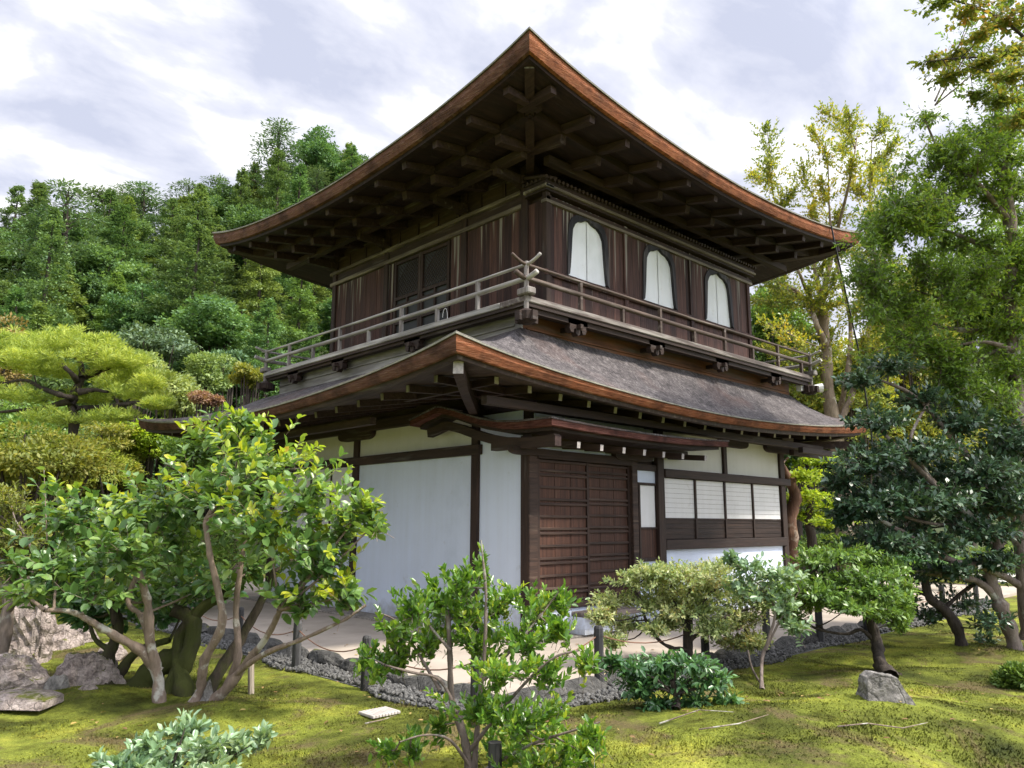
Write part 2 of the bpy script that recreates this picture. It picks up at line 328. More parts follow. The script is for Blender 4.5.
def moss_mat(name='moss', tuft=False):
    m, t, b, _ = new_mat(name); tcn = N(t, 'ShaderNodeTexCoord').outputs['Object']
    n1 = noise(t, .75, tcn, detail=8, rough=.66, dist=.4); n2 = noise(t, 3.2, tcn, detail=8, rough=.75); n3 = noise(t, 45, tcn, detail=5, rough=.8)
    c = ramp(t, [(.34, (.04,.052,.016)), (.45, (.11,.13,.028)), (.535, (.225,.265,.05)), (.65, (.38,.39,.075))], n1.outputs[0]).outputs[0]
    r2 = ramp(t, [(.36, (.5,.44,.38)), (.48, (.9,.88,.8)), (.62, (1.15,1.12,1.0))], n2.outputs[0]); c = mixc(t, 1, c, r2.outputs[0], 'MULTIPLY')
    n5 = noise(t, .9, tcn, detail=8, rough=.72, dist=.8); r5 = ramp(t, [(.525, (0,0,0)), (.61, (.9,.9,.9))], n5.outputs[0]); c = mixc(t, r5.outputs[0], c, (.16,.125,.065))
    r3 = ramp(t, [(.3, (.6,.6,.6)), (.65, (1.25,1.25,1.15))], n3.outputs[0]); c = mixc(t, 0 if tuft else 1, c, r3.outputs[0], 'MULTIPLY')
    if tuft:
        g = N(t, 'ShaderNodeNewGeometry'); rr_ = ramp(t, [(0, (.8,.8,.75)), (1, (1.7,1.6,1.4))], g.outputs['Random Per Island']); c = mixc(t, 1, c, rr_.outputs[0], 'MULTIPLY')
    t.links.new(c, b.inputs['Base Color']); b.inputs['Roughness'].default_value = 1; b.inputs['Specular IOR Level'].default_value = .1
    mm = mixc(t, .6, n2.outputs[0], n3.outputs[0]); bump(t, b, mm, 1, .05); return m
M['moss'] = moss_mat()
M['path'] = simple('sandy path', (.36,.31,.26), .95, .16, 2.2, .3, .1)
M['sand'] = simple('pale sand', (.62,.60,.57), .95, .08, 8, .3, .1)
def bark(name, a, b_, lich=None, sc=6, moss=None):
    m, t, b, _ = new_mat(name); n1 = noise(t, sc, map_=(2.5, 2.5, .7), detail=8, rough=.7); n2 = noise(t, 4, detail=6, rough=.6)
    c = ramp(t, [(.3, a), (.7, b_)], n1.outputs[0]).outputs[0]
    if lich: r = ramp(t, [(.56, (0,0,0)), (.62, (.9,.9,.9))], n2.outputs[0]); c = mixc(t, r.outputs[0], c, lich)
    if moss:
        n3 = noise(t, 2.2, detail=6, rough=.7); r = ramp(t, [(.42, (0,0,0)), (.58, (.9,.9,.9))], n3.outputs[0]); c = mixc(t, r.outputs[0], c, moss)
    t.links.new(c, b.inputs['Base Color']); b.inputs['Roughness'].default_value = .9; b.inputs['Specular IOR Level'].default_value = .2
    bump(t, b, n1.outputs[0], 1, .03); return m
M['bk_light'] = bark('smooth pale brown bark', (.14,.105,.08), (.34,.26,.205), (.5,.48,.42))
M['bk_moss'] = bark('dark mossy bark', (.02,.017,.012), (.075,.06,.045), None, 6, (.055,.065,.016))
M['bk_dark'] = bark('dark bark', (.025,.02,.018), (.085,.07,.058))
M['bk_grey'] = bark('grey brown bark', (.09,.07,.06), (.26,.21,.18), (.36,.35,.31), 5)
M['bk_peel'] = bark('peeling pale bark', (.13,.095,.07), (.33,.26,.20), (.46,.41,.34), 4)
def leaf(name, cols, rough=.45, trans=.35, spec=.6, tint=None, oi=.0, nsc=1.2):
    """cols: colour stops picked at random per leaf"""
    m, t, b, out = new_mat(name); g = N(t, 'ShaderNodeNewGeometry')
    src = g.outputs['Random Per Island']
    n = noise(t, nsc, detail=2)
    a_ = N(t, 'ShaderNodeMath', operation='MULTIPLY_ADD'); a_.inputs[1].default_value = .55; t.links.new(src, a_.inputs[0])
    mu = N(t, 'ShaderNodeMath', operation='MULTIPLY_ADD'); mu.inputs[1].default_value = 1.1; mu.inputs[2].default_value = -.33; t.links.new(n.outputs[0], mu.inputs[0])
    t.links.new(mu.outputs[0], a_.inputs[2])
    c = ramp(t, cols, a_.outputs[0]).outputs[0]
    if oi:
        o = N(t, 'ShaderNodeObjectInfo'); hs = N(t, 'ShaderNodeHueSaturation')
        mr = N(t, 'ShaderNodeMapRange'); mr.inputs[3].default_value = .5-oi*.10; mr.inputs[4].default_value = .5+oi*.05; t.links.new(o.outputs['Random'], mr.inputs[0])
        t.links.new(mr.outputs[0], hs.inputs['Hue'])
        wn = N(t, 'ShaderNodeTexWhiteNoise', noise_dimensions='1D'); t.links.new(o.outputs['Random'], wn.inputs['W'])
        mr2 = N(t, 'ShaderNodeMapRange'); mr2.inputs[3].default_value = 1-oi*.45; mr2.inputs[4].default_value = 1+oi*.5; t.links.new(wn.outputs[0], mr2.inputs[0])
        t.links.new(mr2.outputs[0], hs.inputs['Value']); t.links.new(c, hs.inputs['Color']); c = hs.outputs[0]
    t.links.new(c, b.inputs['Base Color']); b.inputs['Roughness'].default_value = rough; b.inputs['Specular IOR Level'].default_value = spec
    tr = N(t, 'ShaderNodeBsdfTranslucent')
    tcl = mixc(t, 1, c, (1.25, 1.2, .55), 'MULTIPLY'); t.links.new(tcl, tr.inputs[0])
    ms = N(t, 'ShaderNodeMixShader'); ms.inputs[0].default_value = trans; t.links.new(b.outputs[0], ms.inputs[1]); t.links.new(tr.outputs[0], ms.inputs[2])
    t.links.new(ms.outputs[0], out.inputs[0]); return m
# ------------------------------------------------------------------ ground (one sheet), path, moss relief
def gz(x, y):
    """ground height of the moss garden"""
    z = .035*math.sin(x*.9+1.3)*math.cos(y*.8) + .02*math.sin(x*2.3+y*1.7)
    # mound in the right foreground
    d2 = ((x+1.9)/1.9)**2 + ((y+4.75)/1.0)**2; z += .20*math.exp(-d2)
    z += .016*math.sin(x*5.1+y*2.2)*math.sin(y*4.3-x*1.9) + .02*math.sin(x*2.9-1)*math.sin(y*3.3+x)
    d3 = ((x+5.2)/1.3)**2 + ((y-.2)/1.2)**2; z += .04*math.exp(-d3)
    m = 1.0
    if x > -3.4 and y > -2.72: m = 0      # gutter, path and building stand on the level
    else:
        dd = max(-3.4-x, -2.72-y); m = min(1, max(0, dd)/.6)
    f = math.hypot(x, y); 
    if f > 16: m *= max(0, 1-(f-16)/8)
    return z*m
def axis_vals(a, b, lo, hi, fine, coarse):
    v = [a]
    while v[-1] < b: v.append(v[-1] + (fine if lo <= v[-1] < hi else max(coarse, min(abs(v[-1]-lo), abs(v[-1]-hi))*.25)))
    return v
xs = axis_vals(-600, 600, -9, 10, .12, .3); ys = axis_vals(-600, 600, -8, 9, .12, .3)
V = [(x, y, gz(x, y)) for y in ys for x in xs]; nx = len(xs)
Fq = [(j*nx+i, j*nx+i+1, (j+1)*nx+i+1, (j+1)*nx+i) for j in range(len(ys)-1) for i in range(nx-1)]
g = mesh_np('ground', V, Fq, M['moss'], smooth=True); g['kind'] = 'structure'
PZ = .055
mb = MB()
def slab(x0, x1, y0, y1, z0=-.1, z1=PZ): mb.box(x0, x1, y0, y1, z0, z1)
slab(-2.95, 14, -2.3, 12)
p = mb.build('path', M['path']); p['kind'] = 'structure'
mb = MB(); mb.box(16, 34, -10, 9, -.1, .03); p = mb.build('sand_court', M['sand']); p['kind'] = 'structure'

# ------------------------------------------------------------------ the pavilion
PAV = empty('temple_pavilion', (2.8, 3.2, 0), 'two-storey dark timber temple pavilion with bark roofs, white plaster walls and arched windows', 'pavilion')
def part(mb, name, mat, parent=PAV, **k): return mb.build(name, mat, parent, **k)
LXp, RYp = -.51, -.16; XE, YE = 6.30, 7.05
mb = MB(); mb.box(-.85, 6.6, -.42, 7.3, -.05, .085); part(mb, 'foundation', M['footing'], bevel=.015)
mb = MB(); mb.box(-.44, XE-.05, -.09, .96, .086, 2.97); mb.box(-.44, XE-.05, .96, YE-.08, .086, 3.34)   # dark core so nothing shows through
part(mb, 'inner_wall', M['dark_v'])
def post(x0, x1, y0, y1, z0, z1, m='dark_v', name='post'): mb = MB(); mb.box(x0, x1, y0, y1, z0, z1); return part(mb, name, M[m], bevel=.008)
def pbox(name, m, *b, bevel=0, parent=PAV): mb = MB(); mb.box(*b); return part(mb, name, M[m], parent, bevel=bevel)
# left wall (faces -x)
L = LXp
post(L, L+.16, RYp, RYp+.16, .086, 2.62)
for y in (.85, 3.92, 6.88): post(L, L+.14, y, y+.15, .086, 2.98)
pbox('beam', 'dark_y', L-.035, L+.06, .80, YE, 2.43, 2.57, bevel=.008)
pbox('wall_plate', 'dark_y', L-.06, L+.13, .85, YE+.3, 2.98, 3.15, bevel=.01)
pbox('frieze_board', 'dark_y', L+.0, L+.08, .85, YE, 3.15, 3.42)
for (y0, y1, z0, z1) in ((0, .85, .086, 2.97), (1.0, 3.92, .086, 2.43), (1.0, 3.92, 2.57, 2.981), (4.07, 6.88, 2.57, 2.981), (4.07, 6.88, .086, 1.10)):
    pbox('plaster_panel', 'plaster_eave_light' if z1 == 2.981 else 'plaster', L+.045, L+.06, y0, y1, z0, z1)
pbox('sill_beam', 'dark_y', L-.02, L+.06, 4.07, 6.88, 1.10, 1.24, bevel=.006)
for k in range(4):
    y0 = 4.08+k*.70
    s = pbox('paper_screen', 'paper', L+.03, L+.05, y0+.015, y0+.685, 1.25, 2.42)
    mb = MB()
    for yy in (y0, y0+.683): mb = MB(); mb.box(L+.012, L+.045, yy, yy+.016, 1.245, 2.425); part(mb, 'screen_stile', M['dark_v'], s)
def boat(axis, c, half, z0, z1, a0, a1, m):
    mb = MB(); n = 8; pl = [(c-half, z1), (c+half, z1)]
    for i in range(n+1):
        t = math.pi/2*i/n; pl.append((c+half-(half*.38)*(1-math.cos(t)), z1-.04-(z1-z0-.04)*math.sin(t)))
    for i in range(n, -1, -1):
        t = math.pi/2*i/n; pl.append((c-half+(half*.38)*(1-math.cos(t)), z1-.04-(z1-z0-.04)*math.sin(t)))
    mb.prism(pl, axis, a0, a1); return part(mb, 'bracket', M[m])
boat('x', 3.98, .52, 2.85, 2.98, L-.05, L+.04, 'dark_y'); boat('x', 6.6, .5, 2.85, 2.98, L-.05, L+.04, 'dark_y')
# right wall (faces -y)
Y = RYp
post(L+.001, L+.012+.14, Y-.012, Y+.02, .3, 2.62, 'doorrail', 'corner_post_face')
post(1.62, 1.75, Y-.02, Y+.12, .1, 2.5, 'doorrail')
post(2.24, 2.41, Y-.03, Y+.13, .086, 2.92)
post(6.13, 6.30, Y-.01, Y+.14, .086, 2.92)
post(4.17, 4.28, Y-.01, Y+.10, 2.33, 2.92)
pbox('beam', 'dark_x', 2.41, 6.44, Y-.05, Y+.06, 2.20, 2.33, bevel=.008)
pbox('wall_plate', 'dark_x', 2.0, 6.6, Y-.06, Y+.1, 2.92, 3.06, bevel=.008)
pbox('frieze_board', 'dark_x', -.3, 6.3, Y+.0, Y+.06, 3.06, 3.3)
boat('y', 4.5, .45, 2.80, 2.92, Y-.05, Y+.03, 'dark_x'); boat('y', 6.1, .5, 2.80, 2.92, Y-.052, Y+.03, 'dark_x')
for (x0, x1) in ((2.41, 4.17), (4.28, 6.13)): pbox('plaster_panel', 'plaster_eave_light', x0, x1, Y+.035, Y+.05, 2.33, 2.93)
pbox('plaster_panel', 'plaster', -.36, 2.24, Y+.04, Y+.055, 2.44, 2.93)
pbox('plaster_panel', 'plaster', 2.41, 6.13, Y+.036, Y+.05, .086, 1.10)
pbox('sill_beam', 'dark_x', 2.41, 6.2, Y-.035, Y+.06, 1.10, 1.25, bevel=.008)
xsn = [2.42, 3.30, 4.19, 5.11, 6.12]
for i in range(4):
    s = pbox('paper_screen', 'paper', xsn[i]+.02, xsn[i+1]-.02, Y+.03, Y+.05, 1.58, 2.19)
    mb = MB()
    for k in range(7): mb.box(xsn[i]+.02, xsn[i+1]-.02, Y+.026, Y+.032, 1.66+k*.075, 1.663+k*.075)
    part(mb, 'slat', M['grey_x'], s)
    mb = MB()
    w = .045 if i else .02
    mb.box(xsn[i]-w/2+.002, xsn[i]+w/2, Y+.004, Y+.05, 1.255, 2.2); part(mb, 'screen_stile', M['dark_v'], s); mb = MB(); mb.box(xsn[i]+w/2, xsn[i+1]-.02, Y+.015, Y+.05, 1.555, 1.58)
    part(mb, 'screen_frame', M['dark_v'], s)
    mb = MB(); mb.box(xsn[i]+.02, xsn[i+1]-.02, Y+.03, Y+.05, 1.26, 1.555)
    for z in (1.33, 1.42, 1.50): mb.box(xsn[i]+.02, xsn[i+1]-.02, Y+.022, Y+.032, z, z+.014)
    part(mb, 'lower_panel', M['dark_x'])
# narrow side light
s = pbox('paper_screen', 'paper', 1.84, 2.22, Y+.03, Y+.05, 1.44, 2.06)
mb = MB(); mb.box(1.80, 1.84, Y+.01, Y+.05, .99, 2.1); mb.box(1.84, 2.24, Y+.01, Y+.05, 2.06, 2.10); mb.box(1.84, 2.24, Y+.01, Y+.05, 1.41, 1.44); mb.box(1.8, 2.24, Y+.01, Y+.05, .94, .99)
part(mb, 'screen_frame', M['dark_v'], s)
pbox('lower_panel', 'door', 1.84, 2.23, Y+.03, Y+.05, .99, 1.41)
pbox('plaster_panel', 'plaster', 1.75, 2.24, Y+.031, Y+.05, 2.10, 2.28)
pbox('plaster_panel', 'plaster', 1.75, 2.24, Y+.031, Y+.05, .10, .94)
pbox('beam', 'dark_x', 1.75, 2.24, Y-.005, Y+.06, 2.28, 2.37)
# doors
pbox('beam', 'dark_x', -.36, 1.62, Y-.03, Y+.06, 2.33, 2.45, bevel=.006)
def door(x0, x1, yo, rails):
    mb = MB(); n = 6; w = (x1-x0-.08)/n
    for i in range(n): mb.box(x0+.04+i*w+.002, x0+.04+(i+1)*w-.002, Y+yo+.02+(i % 2)*.003, Y+yo+.035, .49, 2.32)
    d = part(mb, 'sliding_door', M['door'])
    mb = MB()
    for x in (x0, x1-.045): mb = MB(); mb.box(x, x+.045, Y+yo-.005, Y+yo+.035, .47, 2.325); part(mb, 'door_stile', M['dark_v'], d)
    for z in rails:
        mb = MB(); mb.box(x0+.045, x1-.045, Y+yo-.004, Y+yo+.021, z-.017, z+.017); part(mb, 'door_rail', M['doorrail'], d, bevel=.004)
    return d
rl = []
z = .60
for k in range(12):
    if k % 2 == 0: rl += [z, z+.06]; z += .22
    else: rl += [z]; z += .16
rl = [q for q in rl if q < 2.28] + [.50, 2.30]
door(-.36, .66, .0, rl); door(.62, 1.62, .042, [q+.02 if .52 < q < 2.2 else q for q in rl])
pbox('door_sill', 'doorrail', -.5, 1.75, Y-.06, Y+.05, .40, .47, bevel=.008)
pbox('door_step', 'grey_x', .2, 1.3, Y-.42, Y-.06, .30, .36, bevel=.01)
pbox('plinth_wall', 'plaster', -.42, 2.2, Y-.025, Y+.03, .086, .40)
pbox('plinth_wall', 'plaster', .2, 1.3, Y-.30, Y-.025, .086, .299)
# eaves helpers -------------------------------------------------------------
class Eave:
    def __init__(s, x0, x1, y0, y1, rise): s.x0, s.x1, s.y0, s.y1, s.rise = x0, x1, y0, y1, rise
    def r(s, t): t = abs(t); return s.rise*(.8*t**1.8+.2*t**6)
    def rim(s, n):
        """ring samples: (side, t)"""
        o = []
        for side in range(4):
            for i in range(n): o.append((side, -1+2*i/n))
        return o
    def pt(s, side, t, off):
        cx, cy = (s.x0+s.x1)/2, (s.y0+s.y1)/2; hx, hy = (s.x1-s.x0)/2-off, (s.y1-s.y0)/2-off
        return [(cx+t*hx, cy-hy), (cx+hx, cy+t*hy), (cx-t*hx, cy+hy), (cx-hx, cy-t*hy)][side]
    def info(s, x, y):
        ds = [(y-s.y0, abs(x-(s.x0+s.x1)/2)/((s.x1-s.x0)/2)), (s.x1-x, abs(y-(s.y0+s.y1)/2)/((s.y1-s.y0)/2)),
              (s.y1-y, abs(x-(s.x0+s.x1)/2)/((s.x1-s.x0)/2)), (x-s.x0, abs(y-(s.y0+s.y1)/2)/((s.y1-s.y0)/2))]
        off, t = min(ds, key=lambda a: a[0]); return off, min(1, t)
def loft(rings, mb, closed=True, flip=False):
    n = len(rings[0]); b = len(mb.v)
    for r in rings: mb.v += [tuple(p) for p in r]
    for k in range(len(rings)-1):
        for i in range(n):
            j = (i+1) % n; q = (b+k*n+i, b+k*n+j, b+(k+1)*n+j, b+(k+1)*n+i); mb.f.append(q); mb.m.append(0)
NS = 28
def make_eave(E, ztop, th, soff, top_rect, topz, conc, name, mats, thatch_wob=.0, drop=.0, inner_to=2.0, step=None, grow=.4):
    ring = E.rim(NS)
    # top surface
    tx0, tx1, ty0, ty1 = top_rect
    rng = random.Random(3)
    def toppt(side, t, v):
        ex, ey = E.pt(side, t, -.02)
        cx, cy = (tx0+tx1)/2, (ty0+ty1)/2; hx, hy = (tx1-tx0)/2, (ty1-ty0)/2
        qx, qy = [(cx+t*hx, cy-hy), (cx+hx, cy+t*hy), (cx-t*hx, cy+hy), (cx-hx, cy-t*hy)][side]
        tz = topz(qx, qy)
        ze = ztop+E.r(t)+.012
        z = ze + (tz-ztop)*(conc*v+(1-conc)*v*v) - E.r(t)*(1-(1-v)**2)
        return (ex+(qx-ex)*v, ey+(qy-ey)*v, z + (rng.uniform(-1, 1)*thatch_wob if 0 < v < 1 else 0))
    mb = MB()
    lipin = [(*E.pt(sd, t, .03), ztop+E.r(t)-.012) for sd, t in ring]
    lipo = [(*E.pt(sd, t, -.02), ztop+E.r(t)-.012) for sd, t in ring]
    loft([lipin, lipo] + [[toppt(sd, t, v) for sd, t in ring] for v in [0, .03, .08, .15, .25, .35, .45, .55, .65, .75, .85, .93, 1]], mb)
    roof = part(mb, name, mats[0], smooth=False)
    for i, pz in enumerate(roof.data.polygons): pz.use_smooth = i >= 2*len(ring)
    # fascia
    def tt(t): return th*(1+grow*abs(t)**3)
    mb = MB()
    loft([[(*E.pt(sd, t, .0), ztop+E.r(t)-.013) for sd, t in ring], [(*E.pt(sd, t, .004), ztop+E.r(t)-.5*tt(t)) for sd, t in ring], [(*E.pt(sd, t, .045), ztop+E.r(t)-tt(t)) for sd, t in ring],
          [(*E.pt(sd, t, .14), ztop+E.r(t)-tt(t)-.004) for sd, t in ring]], mb)
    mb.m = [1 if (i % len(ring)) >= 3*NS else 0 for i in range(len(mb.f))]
    part(mb, 'eave_edge', [mats[1], M['fascia_worn_shade']], roof)
    mb = MB()
    loft([[(*E.pt(sd, t, -.021), ztop+E.r(t)-.013) for sd, t in ring], [(*E.pt(sd, t, -.024), ztop+E.r(t)-.002) for sd, t in ring], [(*E.pt(sd, t, -.010), ztop+E.r(t)+.018) for sd, t in ring]], mb)
    part(mb, 'edge_board', mats[3], roof)
    # under-eave board (kayaoi) then soffit
    mb = MB()
    loft([[(*E.pt(sd, t, .10), ztop+E.r(t)-th+.02) for sd, t in ring], [(*E.pt(sd, t, .11), ztop+E.r(t)-tt(t)-.055) for sd, t in ring], [(*E.pt(sd, t, .2), ztop+E.r(t)-tt(t)-.055) for sd, t in ring],[(*E.pt(sd, t, .21), ztop+E.r(t)-tt(t)+.02) for sd, t in ring]], mb)
    part(mb, 'eave_beam', mats[4], roof)
    mb = MB(); offs = [.12, .3, .5, .7]
    offs += [.75, 1.0, 1.4, inner_to] if step is None else [step, step+.001, 1.1, 1.5, inner_to]
    rings = []
    for k, o in enumerate(offs):
        rings.append([(*E.pt(sd, t, o), soff(*E.pt(sd, t, o)) - (drop if (step is not None and k >= 5) else 0)) for sd, t in ring])
    loft(rings, mb); part(mb, 'soffit', mats[2], roof)
    return roof
# lower roof
EL = Eave(-2.62, 7.7, -1.22, 8.4, .36)
def soffL(x, y):
    off, t = EL.info(x, y); return 2.925+.20*(off-.1)+EL.r(t)*max(0, 1-off/2.3)**1.3
def topzL(x, y):
    u = (x+.80)/7.2; v = (y+.30)/7.2; return 3.97-.05*min(1,u*4)-.10*min(1,v*3)*(1-u)
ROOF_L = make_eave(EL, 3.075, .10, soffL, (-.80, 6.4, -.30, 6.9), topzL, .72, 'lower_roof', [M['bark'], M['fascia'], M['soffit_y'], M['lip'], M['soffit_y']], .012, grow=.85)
def rafter(p, q, w, h, mats, name='rafter'):
    mb = MB(); mb.beam(p, q, w, h, 0, 1); return part(mb, name, mats)
rm = [M['rafter'], M['endgrain']]
x = -1.65
while x < 7.2:
    o0, o1 = .44, 1.9
    ya, yb = EL.y0+o0, (-.05 if x > -.4 else 1.0)
    rafter((x, ya, soffL(x, ya)-.045), (x, yb, soffL(x, yb)-.045), .065, .085, rm); x += .54
y = -.35
while y < 7.9:
    xa, xb = EL.x0+.42, L+.02
    rafter((xa, y, soffL(xa, y)-.045), (xb, y, soffL(xb, y)-.045), .065, .085, [M['rafter'], M['grey_v']]); y += .54
mb = MB()
P0 = (-2.62+.20, -1.22+.20); pts = []
for k in range(7):
    f = k/6; xx = P0[0]+2.2*f; yy = P0[1]+2.2*f; pts.append(Vector((xx, yy, 3.03-.10*f+.10*(1-f)**3+.08*f*f)))
for k in range(6): mb.beam(pts[k], pts[k+1]+(pts[k+1]-pts[k])*.03, .11, .15, 0, 1 if k == 0 else 0)
part(mb, 'hip_rafter', [M['rafter'], M['endgrain']])
mb = MB(); mb.beam((7.7-.25, -1.22+.25, 3.0), (6.3, .3, 2.98), .11, .14, 0, 1); part(mb, 'hip_rafter', rm)
# purlins carrying the rafters' outer ends
def purlin(p, q, w, h, m, name='purlin'): mb = MB(); mb.beam(p, q, w, h); return part(mb, name, M[m])
purlin((-1.7, -.62, 2.90), (6.9, -.62, 2.90), .10, .10, 'dark_x')
purlin((-1.55, 1.9, 2.90), (-1.55, 7.6, 2.90), .10, .10, 'soffit_y')
for (x, y) in ((6.6, -.8), (6.95, -.45)): purlin((x-.9, y, 2.80), (x+.3, y, 2.80), .09, .10, 'dark_x', 'bracket_arm')
# pent roof over the door
prof = [(-.90, 2.695), (-.6, 2.70), (-.3, 2.705), (.07, 2.735), (.4, 2.80), (.67, 2.875), (1.0, 2.98), (1.28, 3.05), (1.38, 3.06), (1.5, 3.03), (1.75, 2.98), (1.99, 2.93)]
xs_ = [-.86, -.6, -.2, .3, .9, 1.5, 2.1, 2.7, 3.12]
def sag(x): t = (x-1.13)/2.0; return .055*abs(t)**2.2 if t > 0 else .045*abs(t)**2.2
def pent_sheet(dz, x0, x1, y0off=0):
    V_ = []; xx = [v for v in xs_ if x0 < v < x1]; xx = [x0]+xx+[x1]
    for (y, z) in prof:
        for x in xx: V_.append((x, y+(y0off if y < -.8 else (-y0off if y > 1.9 else 0)), z+dz+sag(x)))
    n = len(xx); return V_, n
def pent_solid(name, m, x0, x1, d0, d1, yo, parent=PAV):
    a, n = pent_sheet(d1, x0, x1, yo); b, _ = pent_sheet(d0, x0, x1, yo); mb = MB(); k = len(a); fs = []; rws = len(prof)
    for j in range(rws-1):
        for i in range(n-1):
            q = (j*n+i, j*n+i+1, (j+1)*n+i+1, (j+1)*n+i); fs.append(q); fs.append(tuple(k+v for v in reversed(q)))
    for i in range(n-1): fs.append((i, k+i, k+i+1, i+1)); o = (rws-1)*n; fs.append((o+i, o+i+1, k+o+i+1, k+o+i))
    for j in range(rws-1): fs.append((j*n, (j+1)*n, k+(j+1)*n, k+j*n)); o = n-1; fs.append((j*n+o, k+j*n+o, k+(j+1)*n+o, (j+1)*n+o))
    mb.add(a+b, fs); return part(mb, name, M[m], parent)
PENT = pent_solid('pent_roof', 'bark', -.87, 3.13, 0, .022, -.012)
pent_solid('eave_edge', 'fascia_dark', -.855, 3.115, -.078, -.002, 0, PENT)
pent_solid('soffit', 'soffit', -.74, 3.0, -.12, -.080, .10, PENT)
mb = MB()
pv = [(-.72, z0) for z0 in ()]
vp_ = [(y, z-.15) for y, z in prof if y > -.8 and y < 1.9]; vp_ = [(-.80, 2.565)]+vp_
for a, b in zip(vp_[:-1], vp_[1:]):
    mb.beam((-.66, a[0], a[1]-.05), (-.66, b[0]+.004, b[1]-.05), .10, .12, 0, 0)
mb.beam((-.66, -.82, 2.49), (-.66, .35, 2.50), .11, .13, 0, 1)
part(mb, 'verge_beam', [M['dark_y'], M['rafter']])
boat('y', -.38, .45, 2.36, 2.45, Y-.05, Y+.06, 'dark_x')
pbox('wall_plate', 'dark_x', -.6, 2.9, Y-.14, Y+.02, 2.50, 2.62)
for x in (-.26, .19, .65, 1.10, 1.55, 2.02, 2.62): rafter((x, -.80, 2.455+sag(x)*.5), (x, -.1, 2.53), .06, .08, [M['dark_y'], M['endgrain']])
mb = MB(); mb.box(-.87, 3.13, -.93, -.915, 2.685, 2.70)
boat('y', 1.65, .45, 2.40, 2.50, Y-.06, Y+.03, 'dark_x')

# ---- balcony skirt and balcony
mb = MB(); mb.box(-.80, -.76, -.30, 6.3, 3.5, 4.17); part(mb, 'skirt_board', M['skirt_l'])
mb = MB(); mb.box(-.76, 6.4, -.30, -.26, 3.5, 4.17); part(mb, 'skirt_board', M['skirt_r'])
mb = MB(); mb.box(-.76, 6.4, 6.26, 6.3, 3.7, 4.17); mb.box(6.36, 6.4, -.26, 6.26, 3.7, 4.17); part(mb, 'skirt_board', M['skirt_l'])
for a, m, b in ((0, 'skirt_r', (-.70, 6.35, -.325, -.30, 3.975, 3.995)), (1, 'skirt_l', (-.825, -.80, -.2, 6.3, 4.02, 4.04))): pbox('skirt_batten', m, *b)
bx0, bx1, by0, by1 = -1.05, 6.68, -.66, 6.5
pbox('balcony_floor', 'grey_y', bx0, bx0+.55, by0+.50, by1, 4.215, 4.295, bevel=.01)
pbox('balcony_floor', 'grey_x', bx0, bx1, by0, by0+.499, 4.215, 4.295, bevel=.01)
pbox('balcony_floor', 'grey_y', bx1-.55, bx1, by0+.5, by1, 4.217, 4.293)
pbox('balcony_beam', 'dark_y', bx0+.06, bx0+.16, by0+.1, by1-.05, 4.13, 4.214)
pbox('balcony_beam', 'dark_x', bx0+.16, bx1-.06, by0+.06, by0+.16, 4.10, 4.214)
pbox('balcony_beam', 'dark_y', bx0+.02, bx0+.05, by0+.03, by1-.03, 4.175, 4.214)
pbox('balcony_beam', 'dark_x', bx0+.051, bx1-.03, by0+.02, by0+.05, 4.165, 4.214)
def railside(axis, m, mm):
    """two horizontal rails crossing at the corners, posts between"""
    rl = empty_part = None
    if axis == 'x': P = lambda s, z, o=0: (s, by0+.03+o, z); a0, a1 = bx0, bx1
    else: P = lambda s, z, o=0: (bx0+.03+o, s, z); a0, a1 = by0, by1
    def curve(z, r, ext, up, name):
        pts = []
        for k in range(5, 0, -1): pts.append(P(a0+.03-ext*k/5, z+up*(k/5)**1.7+ (.0)))
        pts += [P(a0+.03, z), P((a0+a1)/2, z-.015), P(a1-.03, z)]
        for k in range(1, 6): pts.append(P(a1-.03+ext*k/5, z+up*(k/5)**1.7))
        mb = MB(); mb.tube(pts, r, 8); return mb
    top = curve(4.70, .021, .25, .085, '') ; R = part(top, 'railing', M[m], smooth=True)
    mid = curve(4.52, .034, .19, .05, ''); part(mid, 'rail', M[m], R, smooth=True)
    s = .30 if axis == 'y' else .0
    step = 1.75 if axis == 'y' else 1.795
    k = 0; pos = s
    while pos < a1-.12:
        for (ps, h) in ((pos, 4.69), (pos+step/2, 4.50)):
            if a0+.15 < ps < a1-.12:
                mb = MB(); p = P(ps, 0); mb.box(p[0]-.024, p[0]+.024, p[1]-.024, p[1]+.024, 4.296, h); part(mb, 'baluster', M[mm], R)
        pos += step
    return R
RR = railside('x', 'rail_r', 'rail_r'); RL = railside('y', 'grey_y', 'grey_v')
for (px, py) in ((bx0+.03, by0+.03), (bx1-.03, by0+.03), (bx0+.03, by1-.03)):
    mb = MB(); mb.tube([(px, py, 4.10), (px, py, 4.74)], .032, 8)
    c = part(mb, 'corner_post', M['grey_v'])
    mb = MB(); mb.box(px-.07, px+.07, py-.11, py+.11, 4.30, 4.39); part(mb, 'saddle_block', M['grey_v'], c, bevel=.015)
mb = MB(); y = by0+.03
for (z, r) in ((4.70, .021), (4.52, .034)): mb.tube([(bx0-.2, by1-.03, z+.06), (bx0+.03, by1-.03, z), (bx1+.2, by1-.03, z)], r, 6); mb.tube([(bx1-.03, by0-.2, z+.06), (bx1-.03, by0, z), (bx1-.03, by1, z), (bx1-.03, by1+.3, z+.06)], r, 6)
part(mb, 'far_railing', M['grey_y'])
